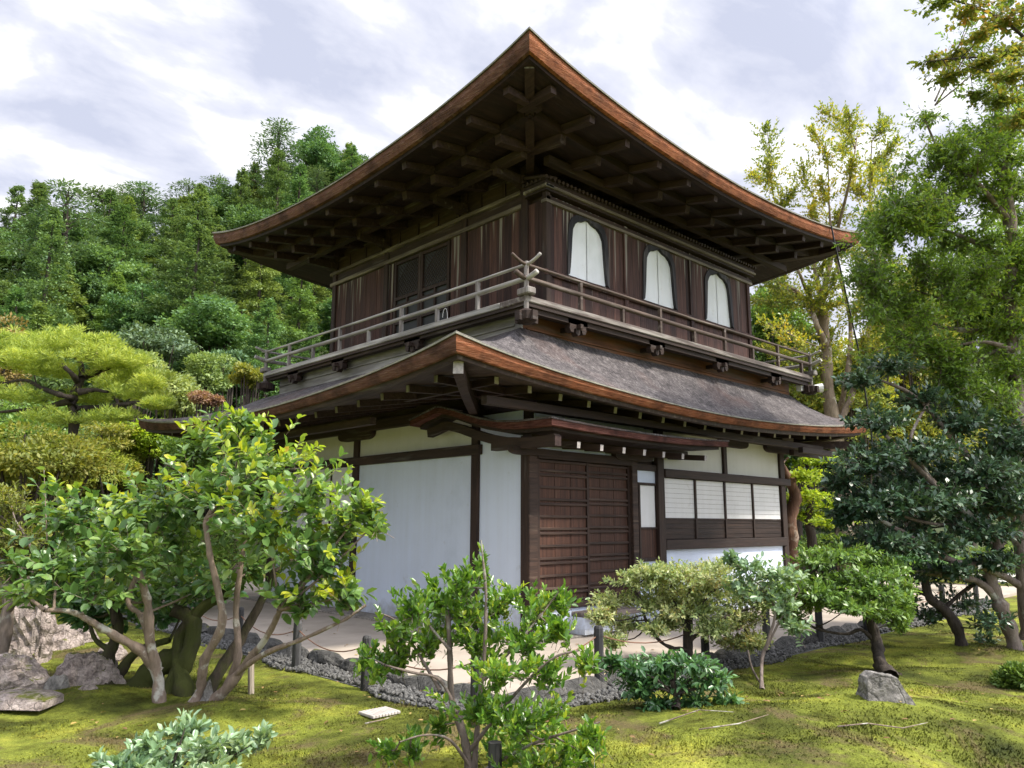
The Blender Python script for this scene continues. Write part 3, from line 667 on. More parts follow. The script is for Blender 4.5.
def carved(cx, cy, z, axis, m='iron', s=1.3):
    """carved cloud-shaped bracket under the balcony"""
    mb = MB()
    pl = [(-.15, .09), (.15, .09), (.15, .045), (.12, .03), (.13, -.01), (.11, -.045), (.07, -.05), (.06, -.01), (.03, .0), (.03, -.055), (0, -.075), (-.03, -.055), (-.03, .0), (-.06, -.01), (-.07, -.05), (-.11, -.045), (-.13, -.01), (-.12, .03), (-.15, .045)]
    pl = [(a*s, b*s) for a, b in pl]
    if axis == 'x': mb.prism([(cx+a, z+b) for a, b in pl], 'y', cy-.04, cy+.05)
    else: mb.prism([(cy+a, z+b) for a, b in pl], 'x', cx-.04, cx+.05)
    if axis == 'x': mb.beam((cx, cy-.11, z+.02), (cx, cy+.3, z+.02), .055, .06, 0, 1)
    else: mb.beam((cx-.11, cy, z+.02), (cx+.3, cy, z+.02), .055, .06, 0, 1)
    return part(mb, 'carved_bracket', [M['dark_x'], M['dark_y']])
for x in (-.02, 1.75, 3.55, 5.35): carved(x, -.56, 4.05, 'x')
for y in (1.81, 3.9, 5.44): carved(-.95, y, 4.055, 'y')
for (px, py) in ((bx0+.05, by0+.05), (bx1-.05, by0+.05), (bx0+.05, by1-.05)):
    mb = MB(); mb.tube([(px, py, 3.93), (px, py, 3.98), (px, py, 4.08), (px, py, 4.12)], [.05, .13, .14, .07], 10)
    mb.beam((px-.16, py, 4.02), (px+.16, py, 4.02), .09, .12); mb.beam((px, py-.16, 4.025), (px, py+.16, 4.025), .09, .12)
    part(mb, 'corner_bracket', M['dark_x'])

# ---- upper storey
M['frame'] = wood('black lacquered window frame', (.010,.010,.014), (.03,.028,.034), (.07,.065,.07), 'z')
UW, UL = 5.62, 5.88
mb = MB(); mb.box(.06, UW-.02, .06, UL-.06, 4.2, 6.28); part(mb, 'inner_wall', M['dark_v'])
# right plank wall with three arched openings
def arch(cx, w0, w1, z0, z1, n=10, cusp=.03):
    """outline of a bell-shaped window: list of (x,z), counter-clockwise from lower left"""
    zs = z0+(z1-z0)*.60; L_ = [(cx-w0/2, z0)]
    for k in range(1, 5): f = k/5; L_.append((cx-(w0+(w1-w0)*f**.7)/2, z0+(zs-z0)*f))
    top = []
    for k in range(n+1):
        a = math.pi - math.pi*k/n
        rx = w1/2; rz = z1-zs; x = cx+rx*math.cos(a); zz = zs+rz*math.sin(a)**.72
        top.append((x, zz + (cusp if k == n//2 else (-cusp*.6 if k in (n//2-1, n//2+1) else 0))))
    R_l = [(2*cx-x, z) for x, z in reversed(L_)]
    return L_+top+R_l
WIN = (.90, 2.70, 4.50)
mbw = MB()
for i, cx in enumerate(WIN):
    bx0_, bx1_ = (0.0, 1.8, 3.6)[i], (1.8, 3.6, UW)[i]
    out = arch(cx, .95, .84, 5.04, 6.05)
    n = len(out); z0, z1 = 4.30, 6.16
    # faces from outline to the bay rectangle, in strips
    left = [p for p in out if p[0] <= cx+1e-6]; right = [p for p in out if p[0] >= cx-1e-6]
    for ch, xb in ((left, bx0_), (right, bx1_)):
        for a, b in zip(ch[:-1], ch[1:]):
            mbw.add([(a[0], .0, a[1]), (b[0], .0, b[1]), (xb, .0, b[1]), (xb, .0, a[1])], [(0,1,2,3)])
    mbw.add([(bx0_, 0, z0), (bx1_, 0, z0), (bx1_, 0, 5.04), (bx0_, 0, 5.04)], [(0,1,2,3)])
    mbw.add([(bx0_, 0, out[n//2][1]), (bx1_, 0, out[n//2][1]), (bx1_, 0, z1), (bx0_, 0, z1)], [(0,1,2,3)])
part(mbw, 'plank_wall', M['plank_x'])
for i, cx in enumerate(WIN):
    o = arch(cx, .96, .91, 5.035, 6.085, cusp=.035); q = arch(cx, .86, .74, 5.07, 5.985)
    mb = MB(); n = len(o)
    vs = [(x, -.022, z) for x, z in o]+[(x, -.022, z) for x, z in q]+[(x, .05, z) for x, z in q]+[(x, .01, z) for x, z in o]
    fs = []
    for k in range(n-1):
        fs += [(k, k+1, n+k+1, n+k), (n+k, n+k+1, 2*n+k+1, 2*n+k), (3*n+k, 3*n+k+1, k+1, k)]
    mb.add(vs, fs); w = part(mb, 'arched_window', M['frame'])
    for s in (-1, 1):
        pl = [p for p in q if (p[0]-cx)*s >= -1e-6]
        if s < 0: pl = [(min(x, cx-.009), z) for x, z in pl]
        else: pl = [(max(x, cx+.009), z) for x, z in pl]
        base = (cx+.009*s, 5.06)
        mb = MB(); pts = [(x, z) for x, z in pl] + [base]
        mb.add([(x, .03, z) for x, z in pts]+[(x, .045, z) for x, z in pts], [tuple(range(len(pts))), tuple(range(2*len(pts)-1, len(pts)-1, -1))])
        part(mb, 'shutter_panel', M['shutter'], w)
for x in (-.02, 1.74, 3.56, 5.50): 
    mb = MB(); mb.box(x, x+.10, -.03, .05, 4.296, 6.16); part(mb, 'post', M['grey_v'] if x in (9,) else M['plank_x'], bevel=.008)
mb = MB(); mb.box(-.05, UW+.05, -.045, .0, 4.94, 5.03); part(mb, 'sill_beam', M['plank_x'], bevel=.006)
mb = MB(); mb.box(-.05, UW+.05, -.04, .05, 6.075, 6.125); part(mb, 'beam', M['dark_x']); mb = MB(); mb.box(-.055, UW+.055, -.048, .05, 6.03, 6.074); part(mb, 'moulding', M['tan_x'])
mb = MB(); mb.box(-.08, UW+.08, -.075, .37, 6.19, 6.225); part(mb, 'beam', M['dark_x'])
mb = MB(); mb.box(-.12, UW+.10, -.11, .36, 6.226, 6.27); part(mb, 'wall_plate', M['tan_x'], bevel=.006)
mb = MB(); mb.box(-.10, UW+.08, -.085, .36, 6.271, 6.33); part(mb, 'cornice', M['dark_x'])
mb = MB(); x = -.13
while x < UW+.08: mb.tube([(x, -.135, 6.355), (x, .3, 6.46)], .028, 6); x += .088
part(mb, 'dentil_row', M['dark_x'])
mb = MB(); mb.box(-.12, UW+.08, -.09, .36, 6.331, 6.36); part(mb, 'cornice_top', M['dark_x'])
# left plank wall
def planks_y(y0, y1, z0, z1):
    mb = MB(); n = max(1, round((y1-y0)/.17)); w = (y1-y0)/n; rg = random.Random(int(y0*10))
    for i in range(n):
        o = rg.uniform(0, .008); mb.box(.0+o, .05, y0+i*w+.002, y0+(i+1)*w-.002, z0, z1)
    return part(mb, 'plank_wall', M['plank_y'])
planks_y(-.0, 2.16, 4.30, 6.10); planks_y(3.80, UL, 4.30, 6.06)
for y in (.36, 1.75, 3.93, 5.72): mb = MB(); mb.box(-.035, .06, y, y+.13, 4.296, 6.75 if y > .1 else 6.2); part(mb, 'post', M['dark_v'], bevel=.01)
mb = MB(); mb.box(-.04, .05, -.04, .05, 4.296, 6.2); part(mb, 'post', M['dark_v'], bevel=.01)
mb = MB(); mb.box(-.045, .05, .49, UL+.05, 6.08, 6.15); part(mb, 'beam', M['tan_y'], bevel=.008)
mb = MB(); mb.box(-.06, .05, .49, UL+.05, 6.30, 6.36); part(mb, 'beam', M['tan_y'], bevel=.008)
mb = MB(); mb.box(-.0, .05, .37, UL, 6.17, 6.30); mb.box(.0, .05, .37, UL, 6.39, 7.0); part(mb, 'frieze_board', M['dark_y'])
mb = MB(); mb.box(-.11, .05, -.11, .36, 6.227, 6.268); part(mb, 'wall_plate', M['grey_y'])
mb = MB(); y = -.1
while y < .36: mb.tube([(-.135, y, 6.355), (.1, y, 6.40)], .028, 6); y += .088
part(mb, 'dentil_row', M['dark_x'])
mb = MB(); mb.box(.05, UW-.02, .37, .45, 6.3, 7.0); part(mb, 'frieze_board', M['dark_x'])
y = .85
while y < UL: mb = MB(); mb.box(-.02, .0, y, y+.07, 6.39, 6.60); part(mb, 'strut', M['dark_v']); y += .55
# lattice doors on the left upper wall
for (y0, y1) in ((2.20, 2.98), (2.99, 3.76)):
    mb = MB(); mb.box(.035, .05, y0, y1, 4.32, 6.05); d = part(mb, 'lattice_door', M['lattice'])
    mb = MB()
    for yy in (y0, y1-.06): mb.box(-.005, .034, yy, yy+.06, 4.31, 6.06)
    for z in (4.32, 4.9, 5.2, 5.34, 6.0): mb.box(-.002, .034, y0+.06, y1-.06, z, z+.055)
    mb.box(-.001, .034, (y0+y1)/2-.02, (y0+y1)/2+.02, 4.9, 5.39)
    part(mb, 'door_frame', M['dark_v'], d)
    mb = MB(); n = 13
    for k in range(-n, n):
        for sg in (1, -1):
            a = y0+.06; b = y1-.06; z0, z1 = 5.40, 6.0; c = k*.075
            pts = []
            # line z = z0 + c + sg*(y-a) clipped
            ys_ = sorted([max(a, min(b, v)) for v in ((a+(z0-z0-c)*sg), (a+(z1-z0-c)*sg))])
            if ys_[1]-ys_[0] > .02:
                mb.beam((.027, ys_[0], z0+c+sg*(ys_[0]-a)), (.027, ys_[1], z0+c+sg*(ys_[1]-a)), .008, .008, up=(1,0,0))
    part(mb, 'lattice', M['dark_y'], d)
mb = MB(); mb.tube([(-.07, 2.2+.06*math.cos(a), 4.75+.14*math.sin(a)) for a in [math.pi*k/8 for k in range(9)]]+[(-.07, 2.14, 4.6)], .006, 5); part(mb, 'iron_hook', M['white_metal'])

# upper roof
EU = Eave(-1.77, 7.52, -1.44, 7.6, .50)
def soffU(x, y):
    off, t = EU.info(x, y); return 6.50+.22*(off-.1)+EU.r(t)*max(0, 1-off/2.3)**1.2
cxm, cym = 2.87, 3.08
def topzU(x, y): return 10.6
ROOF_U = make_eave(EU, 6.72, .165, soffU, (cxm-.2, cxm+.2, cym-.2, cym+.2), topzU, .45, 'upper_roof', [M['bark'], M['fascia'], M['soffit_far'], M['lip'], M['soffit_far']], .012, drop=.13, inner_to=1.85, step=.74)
mb = MB(); mb.tube([(cxm, cym, 10.5), (cxm, cym, 10.75), (cxm, cym, 10.8), (cxm, cym, 11.0)], [.3, .3, .12, .03], 12); part(mb, 'roof_finial', M['iron'])
def up_rafters(side):
    a0, a1 = (EU.x0+.62, EU.x1-.62) if side == 'R' else (EU.y0+.62, EU.y1-.6)
    n = round((a1-a0)/.73); 
    for k in range(n+1):
        s = a0+(a1-a0)*k/n
        def P(o, dz): x, y = (s, EU.y0+o) if side == 'R' else (EU.x0+o, s); return (x, y, soffU(x, y)-dz)
        lim = min(1.82, min(s-(EU.x0 if side == 'R' else EU.y0), (EU.x1 if side == 'R' else EU.y1)-s))
        if 0 < k < n: rafter(P(.72, .195), P(max(lim, 1.0), .195), .115, .125, [M['rafter'], M['rafter']])
        rafter(P(.20, .055), P(.80, .055), .10, .10, [M['rafter'], M['rafter'] if side == 'R' else M['dark_v']], 'flying_rafter')
up_rafters('R'); up_rafters('L')
for (a, b) in (((EU.x0+.82, EU.y0+.76), (EU.x1-.82, EU.y0+.76)), ((EU.x0+.76, EU.y0+.82), (EU.x0+.76, EU.y1-.82))):
    n = 24; mb = MB(); pr = None
    for k in range(n+1):
        x = a[0]+(b[0]-a[0])*k/n; y = a[1]+(b[1]-a[1])*k/n; p = Vector((x, y, soffU(x, y)-.075))
        if pr is not None: mb.beam(pr, p, .10, .115)
        pr = p
    part(mb, 'purlin', M['soffit_far'])
mb = MB(); pr = None
for k in range(9):
    f = k/8; x = EU.x0+.22+1.75*f; y = EU.y0+.22+1.75*f; p = Vector((x, y, 6.93-.42*f+.12*f*f+.06*(1-f)**3))
    if pr is not None: mb.beam(pr, p+(p-pr)*.02, .12, .20, 0, 1 if k == 1 else 0)
    pr = p
part(mb, 'hip_rafter', [M['rafter'], M['grey_v']])
for (cx0, cy0, sx, sy) in ((EU.x1, EU.y0, -1, 1), (EU.x0, EU.y1, 1, -1)):
    mb = MB(); mb.beam((cx0+.25*sx, cy0+.25*sy, 6.88), (cx0+1.8*sx, cy0+1.8*sy, 6.55), .13, .16, 0, 1); part(mb, 'hip_rafter', [M['rafter'], M['rafter']])
# structural posts' bracket arms under the upper eave
for y in (.42, 1.81, 3.99, 5.78):
    mb = MB(); mb.beam((-.62, y, 6.47), (.05, y, 6.47), .09, .13, 0, 0); mb.box(-.16, -.02, y-.10, y+.10, 6.40, 6.52); part(mb, 'bracket_arm', M['dark_y'])
mb = MB(); mb.beam((-.55, -.1, 6.56), (-.55, 6.7, 6.56), .11, .12); part(mb, 'purlin', M['dark_y'])
mb = MB(); mb.beam((-.2, -.2, 6.55), (6.7, -.2, 6.55), .11, .12); part(mb, 'purlin', M['dark_x'])
# lightning conductor cable and small white horn
mb = MB(); mb.tube([(6.1, -1.47, 6.95), (6.12, -1.5, 6.6), (7.0, -1.42, 4.8), (7.62, -1.30, 3.3), (7.68, -1.27, 2.6), (7.70, -1.25, 1.2), (7.7, -1.25, .02)], .016, 5); part(mb, 'conductor_cable', M['iron'])
mb = MB(); mb.tube([(6.5, -.5, 4.04), (6.62, -.62, 4.05), (6.78, -.78, 4.06)], [.03, .05, .09], 10); mb.box(6.42, 6.52, -.54, -.44, 4.0, 4.14); part(mb, 'horn_speaker', M['white_metal'])
# ------------------------------------------------------------------ plants
class Plant:
    def __init__(s, seed): s.r = np.random.default_rng(seed); s.P = []; s.D = []; s.Nn = []; s.S = []; s.wood = MB()
    def leaves_arr(s, P, D, Nn, S): s.P.append(P); s.D.append(D); s.Nn.append(Nn); s.S.append(S)
    def mesh(s, name, mat, parent, w=.5, shape=6, fold=.12):
        P = np.concatenate(s.P); D = np.concatenate(s.D); Nn = np.concatenate(s.Nn); S = np.concatenate(s.S)
        D /= np.linalg.norm(D, axis=1)[:, None]+1e-9
        B = np.cross(Nn, D); B /= np.linalg.norm(B, axis=1)[:, None]+1e-9; Nn = np.cross(D, B)
        S = S[:, None]; n = len(P)
        if shape == 6:
            V = np.stack([P, P+S*(D*.3-B*.44*w+Nn*fold*.6), P+S*(D*.72-B*.40*w+Nn*fold*.5), P+S*(D-Nn*fold*.7), P+S*(D*.72+B*.40*w+Nn*fold*.5), P+S*(D*.3+B*.44*w+Nn*fold*.6)], 1).reshape(-1, 3)
            i = np.arange(n)[:, None]*6; F = np.concatenate([i+np.array([[0, 3, 2, 1]]), i+np.array([[0, 5, 4, 3]])], 1).reshape(-1, 4)
        else:
            V = np.stack([P, P+S*(D*.5-B*.5*w+Nn*fold), P+S*D, P+S*(D*.5+B*.5*w+Nn*fold)], 1).reshape(-1, 3)
            F = np.arange(n)[:, None]*4+np.array([[0, 3, 2, 1]])
        return mesh_np(name, V, F, mat, parent)
    def dirs(s, n): v = s.r.normal(size=(n, 3)); return v/np.linalg.norm(v, axis=1)[:, None]
    def sprays(s, c, rad, n, size, per=8, tw=.22, anchor=None, up=.5, droop=.15, spread=.9, shell=.45, hollow_low=.35, woodr=.0022, flat=0., nrm=.75, sv=.25, wn=3):
        """n leafy twigs with their tips spread through an ellipsoid"""
        c = np.array(c, float); rad = np.array(rad, float)*np.ones(3); r = s.r
        u = s.dirs(n); 
        if hollow_low: u[:, 2] = np.where(u[:, 2] < 0, u[:, 2]*(1-hollow_low), u[:, 2])
        k = (shell+(1-shell)*r.random(n)**.6)[:, None]*(1+.12*r.normal(size=(n, 1)))
        tip = c+u*rad*k
        anc = np.array(anchor, float) if anchor is not None else c-np.array([0, 0, rad[2]*.8])
        d = tip-anc; d /= np.linalg.norm(d, axis=1)[:, None]+1e-9
        d = d*.7+u*.5+s.dirs(n)*.35+np.array([0, 0, up*.5]); d[:, 2] *= (1-flat); d /= np.linalg.norm(d, axis=1)[:, None]
        tl = tw*(.7+.6*r.random(n))
        st = tip-d*tl[:, None]
        t = (np.arange(per)+.5)/per
        t = .15+.85*t[None, :]+.06*r.normal(size=(n, per)); t = np.clip(t, 0, 1.02)
        P = st[:, None, :]+d[:, None, :]*tl[:, None, None]*t[..., None]
        side = s.dirs(n*per).reshape(n, per, 3); side -= (side*d[:, None, :]).sum(-1, keepdims=True)*d[:, None, :]; side /= np.linalg.norm(side, axis=-1, keepdims=True)+1e-9
        LD = d[:, None, :]*(.45+.75*t[..., None]**2)+side*spread+np.array([0, 0, up*.35-droop])
        Nn = np.array([0, 0, 1.])*nrm+s.dirs(n*per).reshape(n, per, 3)*.45+u[:, None, :]*.45
        S = size*(1-sv+2*sv*r.random((n, per)))*(1-.25*np.clip(t-.8, 0, 1)*2)
        s.leaves_arr(P.reshape(-1, 3), LD.reshape(-1, 3), Nn.reshape(-1, 3), S.ravel())
        if woodr:
            for i in range(n): s.wood.tube([st[i], tip[i]], [woodr, woodr*.5], wn, cap=False)
        return st
    def limb(s, pts, r0, r1, n=9, wob=.02, seg=5, mi=0):
        """smooth wobbly limb through control points"""
        pts = [Vector(p) for p in pts]; out = []; m = len(pts)
        for i in range(m-1):
            p0 = pts[max(i-1, 0)]; p1 = pts[i]; p2 = pts[i+1]; p3 = pts[min(i+2, m-1)]
            for k in range(seg):
                t = k/seg; out.append(.5*((2*p1)+(p2-p0)*t+(2*p0-5*p1+4*p2-p3)*t*t+(3*p1-p0-3*p2+p3)*t**3))
        out.append(pts[-1]); L = len(out)
        rr = [(r0+(r1-r0)*(i/(L-1))**.8)*(1+.10*s.r.normal()) for i in range(L)]
        rr[0] = r0*1.15
        out = [p+Vector(s.r.normal(size=3))*wob*(0 if i == 0 else 1)*rr[i]*6*.3 for i, p in enumerate(out)]
        s.wood.tube(out, rr, n, mi=mi, cap=False); return out
    def branchlets(s, origin_pts, targets, r0, r1, wob=.03):
        """limb from the nearest point of a polyline to each target, a little sagging"""
        for tg in targets:
            tg = Vector(tg); o = min(origin_pts, key=lambda p: (Vector(p)-tg).length+.3*abs(Vector(p).z-tg.z)*(1 if Vector(p).z > tg.z else 0)); o = Vector(o)
            mid = o.lerp(tg, .5)+Vector((0, 0, -.06*(tg-o).length))+Vector(s.r.normal(size=3))*.05*(tg-o).length
            s.limb([o, mid, tg], r0, r1, 6, wob, 3)
def bough(P, a, b, rad, n, size, per=8, tw=.3, sag=.06, r0=.03, k=6, **kw):
    """leafy branch: a limb from a to b carrying sprays all along its outer three quarters"""
    a = Vector(a); b = Vector(b); L = (b-a).length; mid = a.lerp(b, .5)+Vector((0, 0, sag*L))+Vector(P.r.normal(size=3))*.06*L
    path = P.limb([a, mid, b], r0, r0*.25, 6, .02, 4)
    for i in range(k):
        t = .28+.75*i/(k-1); q = a.lerp(mid, min(1, t*2)) if t < .5 else mid.lerp(b, (t-.5)*2)
        rr = rad*(.55+.6*math.sin(math.pi*min(1, t*.8+.1)))*(1.0 if i < k-1 else .6)
        P.sprays(np.array(q), rr*np.array([1, 1, .8]), max(2, int(n/k)), size, per=per, tw=tw, anchor=np.array(a.lerp(q, .6)), shell=0, hollow_low=0, **kw)
def A(lst): return [at(*p) for p in lst]

LF = {
 'camellia': leaf('camellia leaves', [(.05, (.045,.11,.03)), (.35, (.10,.20,.055)), (.65, (.18,.30,.075)), (.95, (.32,.42,.09))], .36, .36, .8, nsc=1.6),
 'young': leaf('young yellow-green leaves', [(.05, (.18,.31,.05)), (.45, (.32,.44,.05)), (.8, (.52,.53,.05)), (.98, (.55,.28,.05))], .3, .45, .7, nsc=2.0),
 'bright': leaf('glossy bright shrub leaves', [(.1, (.05,.12,.02)), (.4, (.11,.24,.035)), (.72, (.24,.38,.05)), (.93, (.50,.52,.06))], .3, .38, .7, nsc=2.5),
 'bluegreen': leaf('pale green shrub leaves', [(.1, (.13,.23,.13)), (.5, (.24,.37,.20)), (.9, (.40,.50,.30))], .35, .3, .8),
 'varieg': leaf('variegated azalea leaves', [(.1, (.16,.25,.09)), (.45, (.34,.42,.18)), (.75, (.54,.56,.30)), (.94, (.60,.42,.14))], .45, .38, .5, nsc=2.2),
 'darkgreen': leaf('dark green shrub leaves', [(.1, (.03,.09,.03)), (.5, (.075,.18,.06)), (.9, (.17,.31,.12))], .3, .3, .8),
 'mid': leaf('mid green leaves', [(.1, (.07,.14,.03)), (.5, (.16,.28,.06)), (.9, (.32,.44,.11))], .35, .35, .6, nsc=1.5),
 'deep': leaf('deep glossy camellia leaves', [(.1, (.02,.052,.028)), (.5, (.05,.10,.055)), (.85, (.10,.17,.09)), (.97, (.22,.26,.08))], .34, .15, .7),
 'oak': leaf('evergreen oak leaves', [(.05, (.07,.13,.03)), (.4, (.15,.26,.05)), (.75, (.27,.40,.07)), (.95, (.44,.50,.08))], .36, .5, .6, nsc=.8),
 'golden': leaf('turning golden leaves', [(.05, (.10,.17,.04)), (.38, (.22,.30,.06)), (.68, (.42,.42,.06)), (.92, (.62,.46,.05))], .5, .38, .4, nsc=.35),
 'mapletop': leaf('maple leaves turning red', [(.05, (.10,.17,.04)), (.5, (.22,.27,.06)), (.75, (.36,.30,.08)), (.9, (.42,.20,.09)), (.99, (.38,.12,.10))], .5, .4, .4, nsc=.9),
 'lime': leaf('lime green maple leaves', [(.1, (0.156,0.26,0.026)), (.5, (0.312,0.442,0.039)), (.9, (0.52,0.598,0.065))], .5, .45, .4, nsc=1),
 'olive': leaf('olive maple leaves', [(.1, (.10,.14,.03)), (.5, (.22,.25,.05)), (.9, (.38,.34,.07))], .5, .4, .4, nsc=1),
 'pine': leaf('bright pine needles', [(.1, (.16,.24,.05)), (.5, (.33,.42,.08)), (.9, (.55,.60,.13))], .5, .4, .3, nsc=.8),
 'sage': leaf('pale sage leaves', [(.1, (0.117,0.195,0.065)), (.5, (0.234,0.338,0.117)), (.9, (0.39,0.494,0.182))], .5, .3, .3, oi=.3),
 'rust': leaf('rust red leaves', [(.1, (.18,.10,.08)), (.5, (.34,.20,.15)), (.9, (.42,.30,.20))], .5, .35, .3),
 'f_cedar': leaf('cedar foliage', [(.1, (0.057,0.112,0.0525)), (.5, (0.118,0.206,0.0788)), (.9, (0.213,0.327,0.126))], .6, .3, .3, oi=.3, nsc=.35),
 'f_cypress': leaf('cypress foliage', [(.1, (0.0912,0.155,0.0525)), (.5, (0.167,0.258,0.0735)), (.9, (0.274,0.37,0.116))], .6, .3, .3, oi=.25, nsc=.35),
 'f_broad': leaf('broadleaf foliage', [(.1, (0.0608,0.129,0.0578)), (.5, (0.122,0.232,0.084)), (.9, (0.22,0.353,0.126))], .6, .3, .3, oi=.35, nsc=.35),
 'f_pine': leaf('hill pine foliage', [(.1, (0.0532,0.103,0.063)), (.5, (0.106,0.181,0.0945)), (.9, (0.19,0.275,0.137))], .6, .2, .3, oi=.3, nsc=.35),
 'f_autumn': leaf('autumn foliage', [(.1, (.12,.13,.05)), (.5, (.24,.22,.07)), (.9, (.38,.30,.10))], .6, .25, .3, oi=.3, nsc=.35),
 'clip': leaf('clipped hedge leaves', [(.1, (0.052,0.104,0.0195)), (.5, (0.117,0.195,0.0325)), (.9, (0.234,0.312,0.052))], .5, .25, .3),
}
def start(name, base, label, cat, group=None): return empty(name, tuple(base), label, cat, group)
def ell(px, py, D, rx, ry, rz=None):
    """ellipsoid centre from the photograph, radii in px turned into metres"""
    c = at(px, py, D); m = D/CF; return c, (rx*m, (rz if rz else rx)*m, ry*m)

# ---- hill forest -----------------------------------------------------------
def hill_h(x, y):
    v = np.array([x, y, 0])-np.array([CAM[0], CAM[1], 0]); d = v@F0; s = v@R0
    # rises behind the garden, higher towards the left-centre
    t = max(0, d-24)
    h = .52*t*(1-math.exp(-t/9))
    h = t*(1-math.exp(-t/9))*(.45+.20*min(1, max(0, (s+46)/34)))
    k = 1/(1+math.exp((s-3)/5.0))      # fades to the right
    return h*(.34+.66*k)
hv = []; hf = []; NI, NJ = 60, 40
for j in range(NJ+1):
    d = 22+j*(150-22)/NJ
    for i in range(NI+1):
        s = (-1.35+2.7*i/NI)*d
        p = CAM+F0*d+R0*s; z = min(hill_h(p[0], p[1]), 60) - (.3 if j == 0 else 0)
        if d > 86: z = z-(d-86)*.5
        hv.append((p[0], p[1], z+.02))
for j in range(NJ):
    for i in range(NI): hf.append((j*(NI+1)+i, j*(NI+1)+i+1, (j+1)*(NI+1)+i+1, (j+1)*(NI+1)+i))
M['hill'] = simple('forest floor', (.045,.06,.02), 1, .4, .6)
h = mesh_np('hill', hv, hf, M['hill'], smooth=True); h['kind'] = 'structure'

def proto(kind, seed, label, cat):
    P = Plant(seed); r = P.r
    if kind in ('cedar', 'cypress'):
        H = 11 if kind == 'cedar' else 9.5; W = 3.0 if kind == 'cedar' else 2.8; n = 300
        root = start({'cedar': 'cedar_tree', 'cypress': 'cypress_tree'}[kind], (0, 0, 0), label, cat)
        P.limb([(0, 0, 0), (.1, 0, H*.5), (0, 0, H*.96)], .22, .03, 6, .0, 3)
        z0 = .9; nb = 150
        for k in range(nb):
            f = (k+r.random())/nb; f = f**.9; z = z0+(H-z0)*f; R = W*((1-f)**.8)*(.5+.7*r.random())+.10; a = r.random()*6.283
            R *= .85+.3*math.sin(a*2+seed)
            m = int(70+260*(1-f)*R/W); tt_ = .25+.8*r.random(m)**.75; dirn = np.array([math.cos(a), math.sin(a), 0]); per_ = np.array([-math.sin(a), math.cos(a), 0])
            wd = .10+.34*(1-f)*np.sin(np.pi*np.clip(tt_, 0, 1)*.85+.25)
            p = np.array([0, 0, z])+dirn*(tt_*R)[:, None]+per_*(r.normal(size=m)*wd)[:, None]+np.array([0, 0, 1.])*((.16*R*tt_**2-.18*R*tt_ if kind == 'cedar' else -.22*R*tt_)+r.normal(size=m)*.09)[:, None]
            d = dirn+P.dirs(m)*.8+np.array([0, 0, -.15 if kind == 'cypress' else .15])
            P.leaves_arr(p, d, np.array([0, 0, 1.])+P.dirs(m)*.7, .17*(.6+.8*r.random(m)))
        P.mesh('crown', LF['f_'+kind], root, .42, 4, .1)
    elif kind in ('broad', 'autumn'):
        H = 8.5; root = start('broadleaf_tree' if kind == 'broad' else 'autumn_tree', (0, 0, 0), label, cat)
        P.limb([(0, 0, 0), (.2, 0, H*.4), (0, .1, H*.7)], .22, .08, 6, .0, 3)
        cl = []; lobes = []
        for k in range(8):
            a = k*2.4+r.random(); lobes.append((np.array([math.cos(a)*1.7*(.3+.8*r.random()), math.sin(a)*1.7*(.3+.8*r.random()), H*(.36+.50*r.random())]), .9+.7*r.random()))
        lobes.append((np.array([0, 0, H*.86]), 1.1)); lobes.append((np.array([.2, .1, H*.6]), 1.5))
        for c0, R0_ in lobes:
            for k in range(11):
                u = P.dirs(1)[0]; u[2] = u[2]*.8+.1; cl.append((c0+u*R0_*(.5+.6*r.random()), .30+.36*r.random()))
        for c, R in cl:
            m = 170; u = P.dirs(m); u[:, 2] = np.where(u[:, 2] < -.2, u[:, 2]*.4, u[:, 2]); p = c+u*R*np.array([1.1, 1.1, .7])*(.55+.6*r.random((m, 1)))
            P.leaves_arr(p, u+P.dirs(m)*.7, u*.8+np.array([0, 0, .8])+P.dirs(m)*.4, .18*(.6+.8*r.random(m)))
            
            if r.random() < .15: P.limb([(0, .0, H*.35), c*.6+np.array([0, 0, H*.2]), c], .06, .02, 4, 0, 2)
        P.mesh('crown', LF['f_'+kind], root, .6, 4, .1)
    else:
        H = 10; root = start('pine_tree', (0, 0, 0), label, cat)
        P.limb([(0, 0, 0), (.25, .1, H*.5), (0, -.1, H*.95)], .2, .05, 6, .01, 3)
        for k in range(44):
            f = .3+.7*r.random(); a = r.random()*6.283; R = 2.6*(1-f)**.5*(.5+.6*r.random())+.2; c = np.array([R*math.cos(a), R*math.sin(a), H*f])
            m = 150; u = P.dirs(m); p = c+u*np.array([.85, .85, .22])*r.random((m, 1))**.4
            P.leaves_arr(p, u*np.array([1, 1, .3])+P.dirs(m)*.4, np.array([0, 0, 1.])+P.dirs(m)*.4, .24*(.6+.8*r.random(m)))
            P.limb([(0, 0, H*(f-.06)), c*np.array([.5, .5, 1]), c], .05, .02, 4, 0, 2)
        P.mesh('crown', LF['f_pine'], root, .35, 4, .05)
    P.wood.build('trunk', M['bk_dark'], root); return root
protos = {}
KN = {'cedar': 'conical dark green cedar', 'cypress': 'pointed yellow-green cypress', 'broad': 'rounded leafy green tree', 'autumn': 'brown-orange turning tree', 'pine': 'tall layered pine'}
KC = {'cedar': 'tree', 'cypress': 'tree', 'broad': 'tree', 'autumn': 'tree', 'pine': 'tree'}
ORD = ['first', 'second', 'third', 'fourth', 'fifth', 'sixth', 'seventh', 'eighth', 'ninth', 'tenth', 'eleventh', 'twelfth', 'thirteenth', 'fourteenth', 'fifteenth', 'sixteenth', 'seventeenth', 'eighteenth', 'nineteenth', 'twentieth', 'twenty-first', 'twenty-second', 'twenty-third', 'twenty-fourth', 'twenty-fifth']
rg = random.Random(11)
used = {}
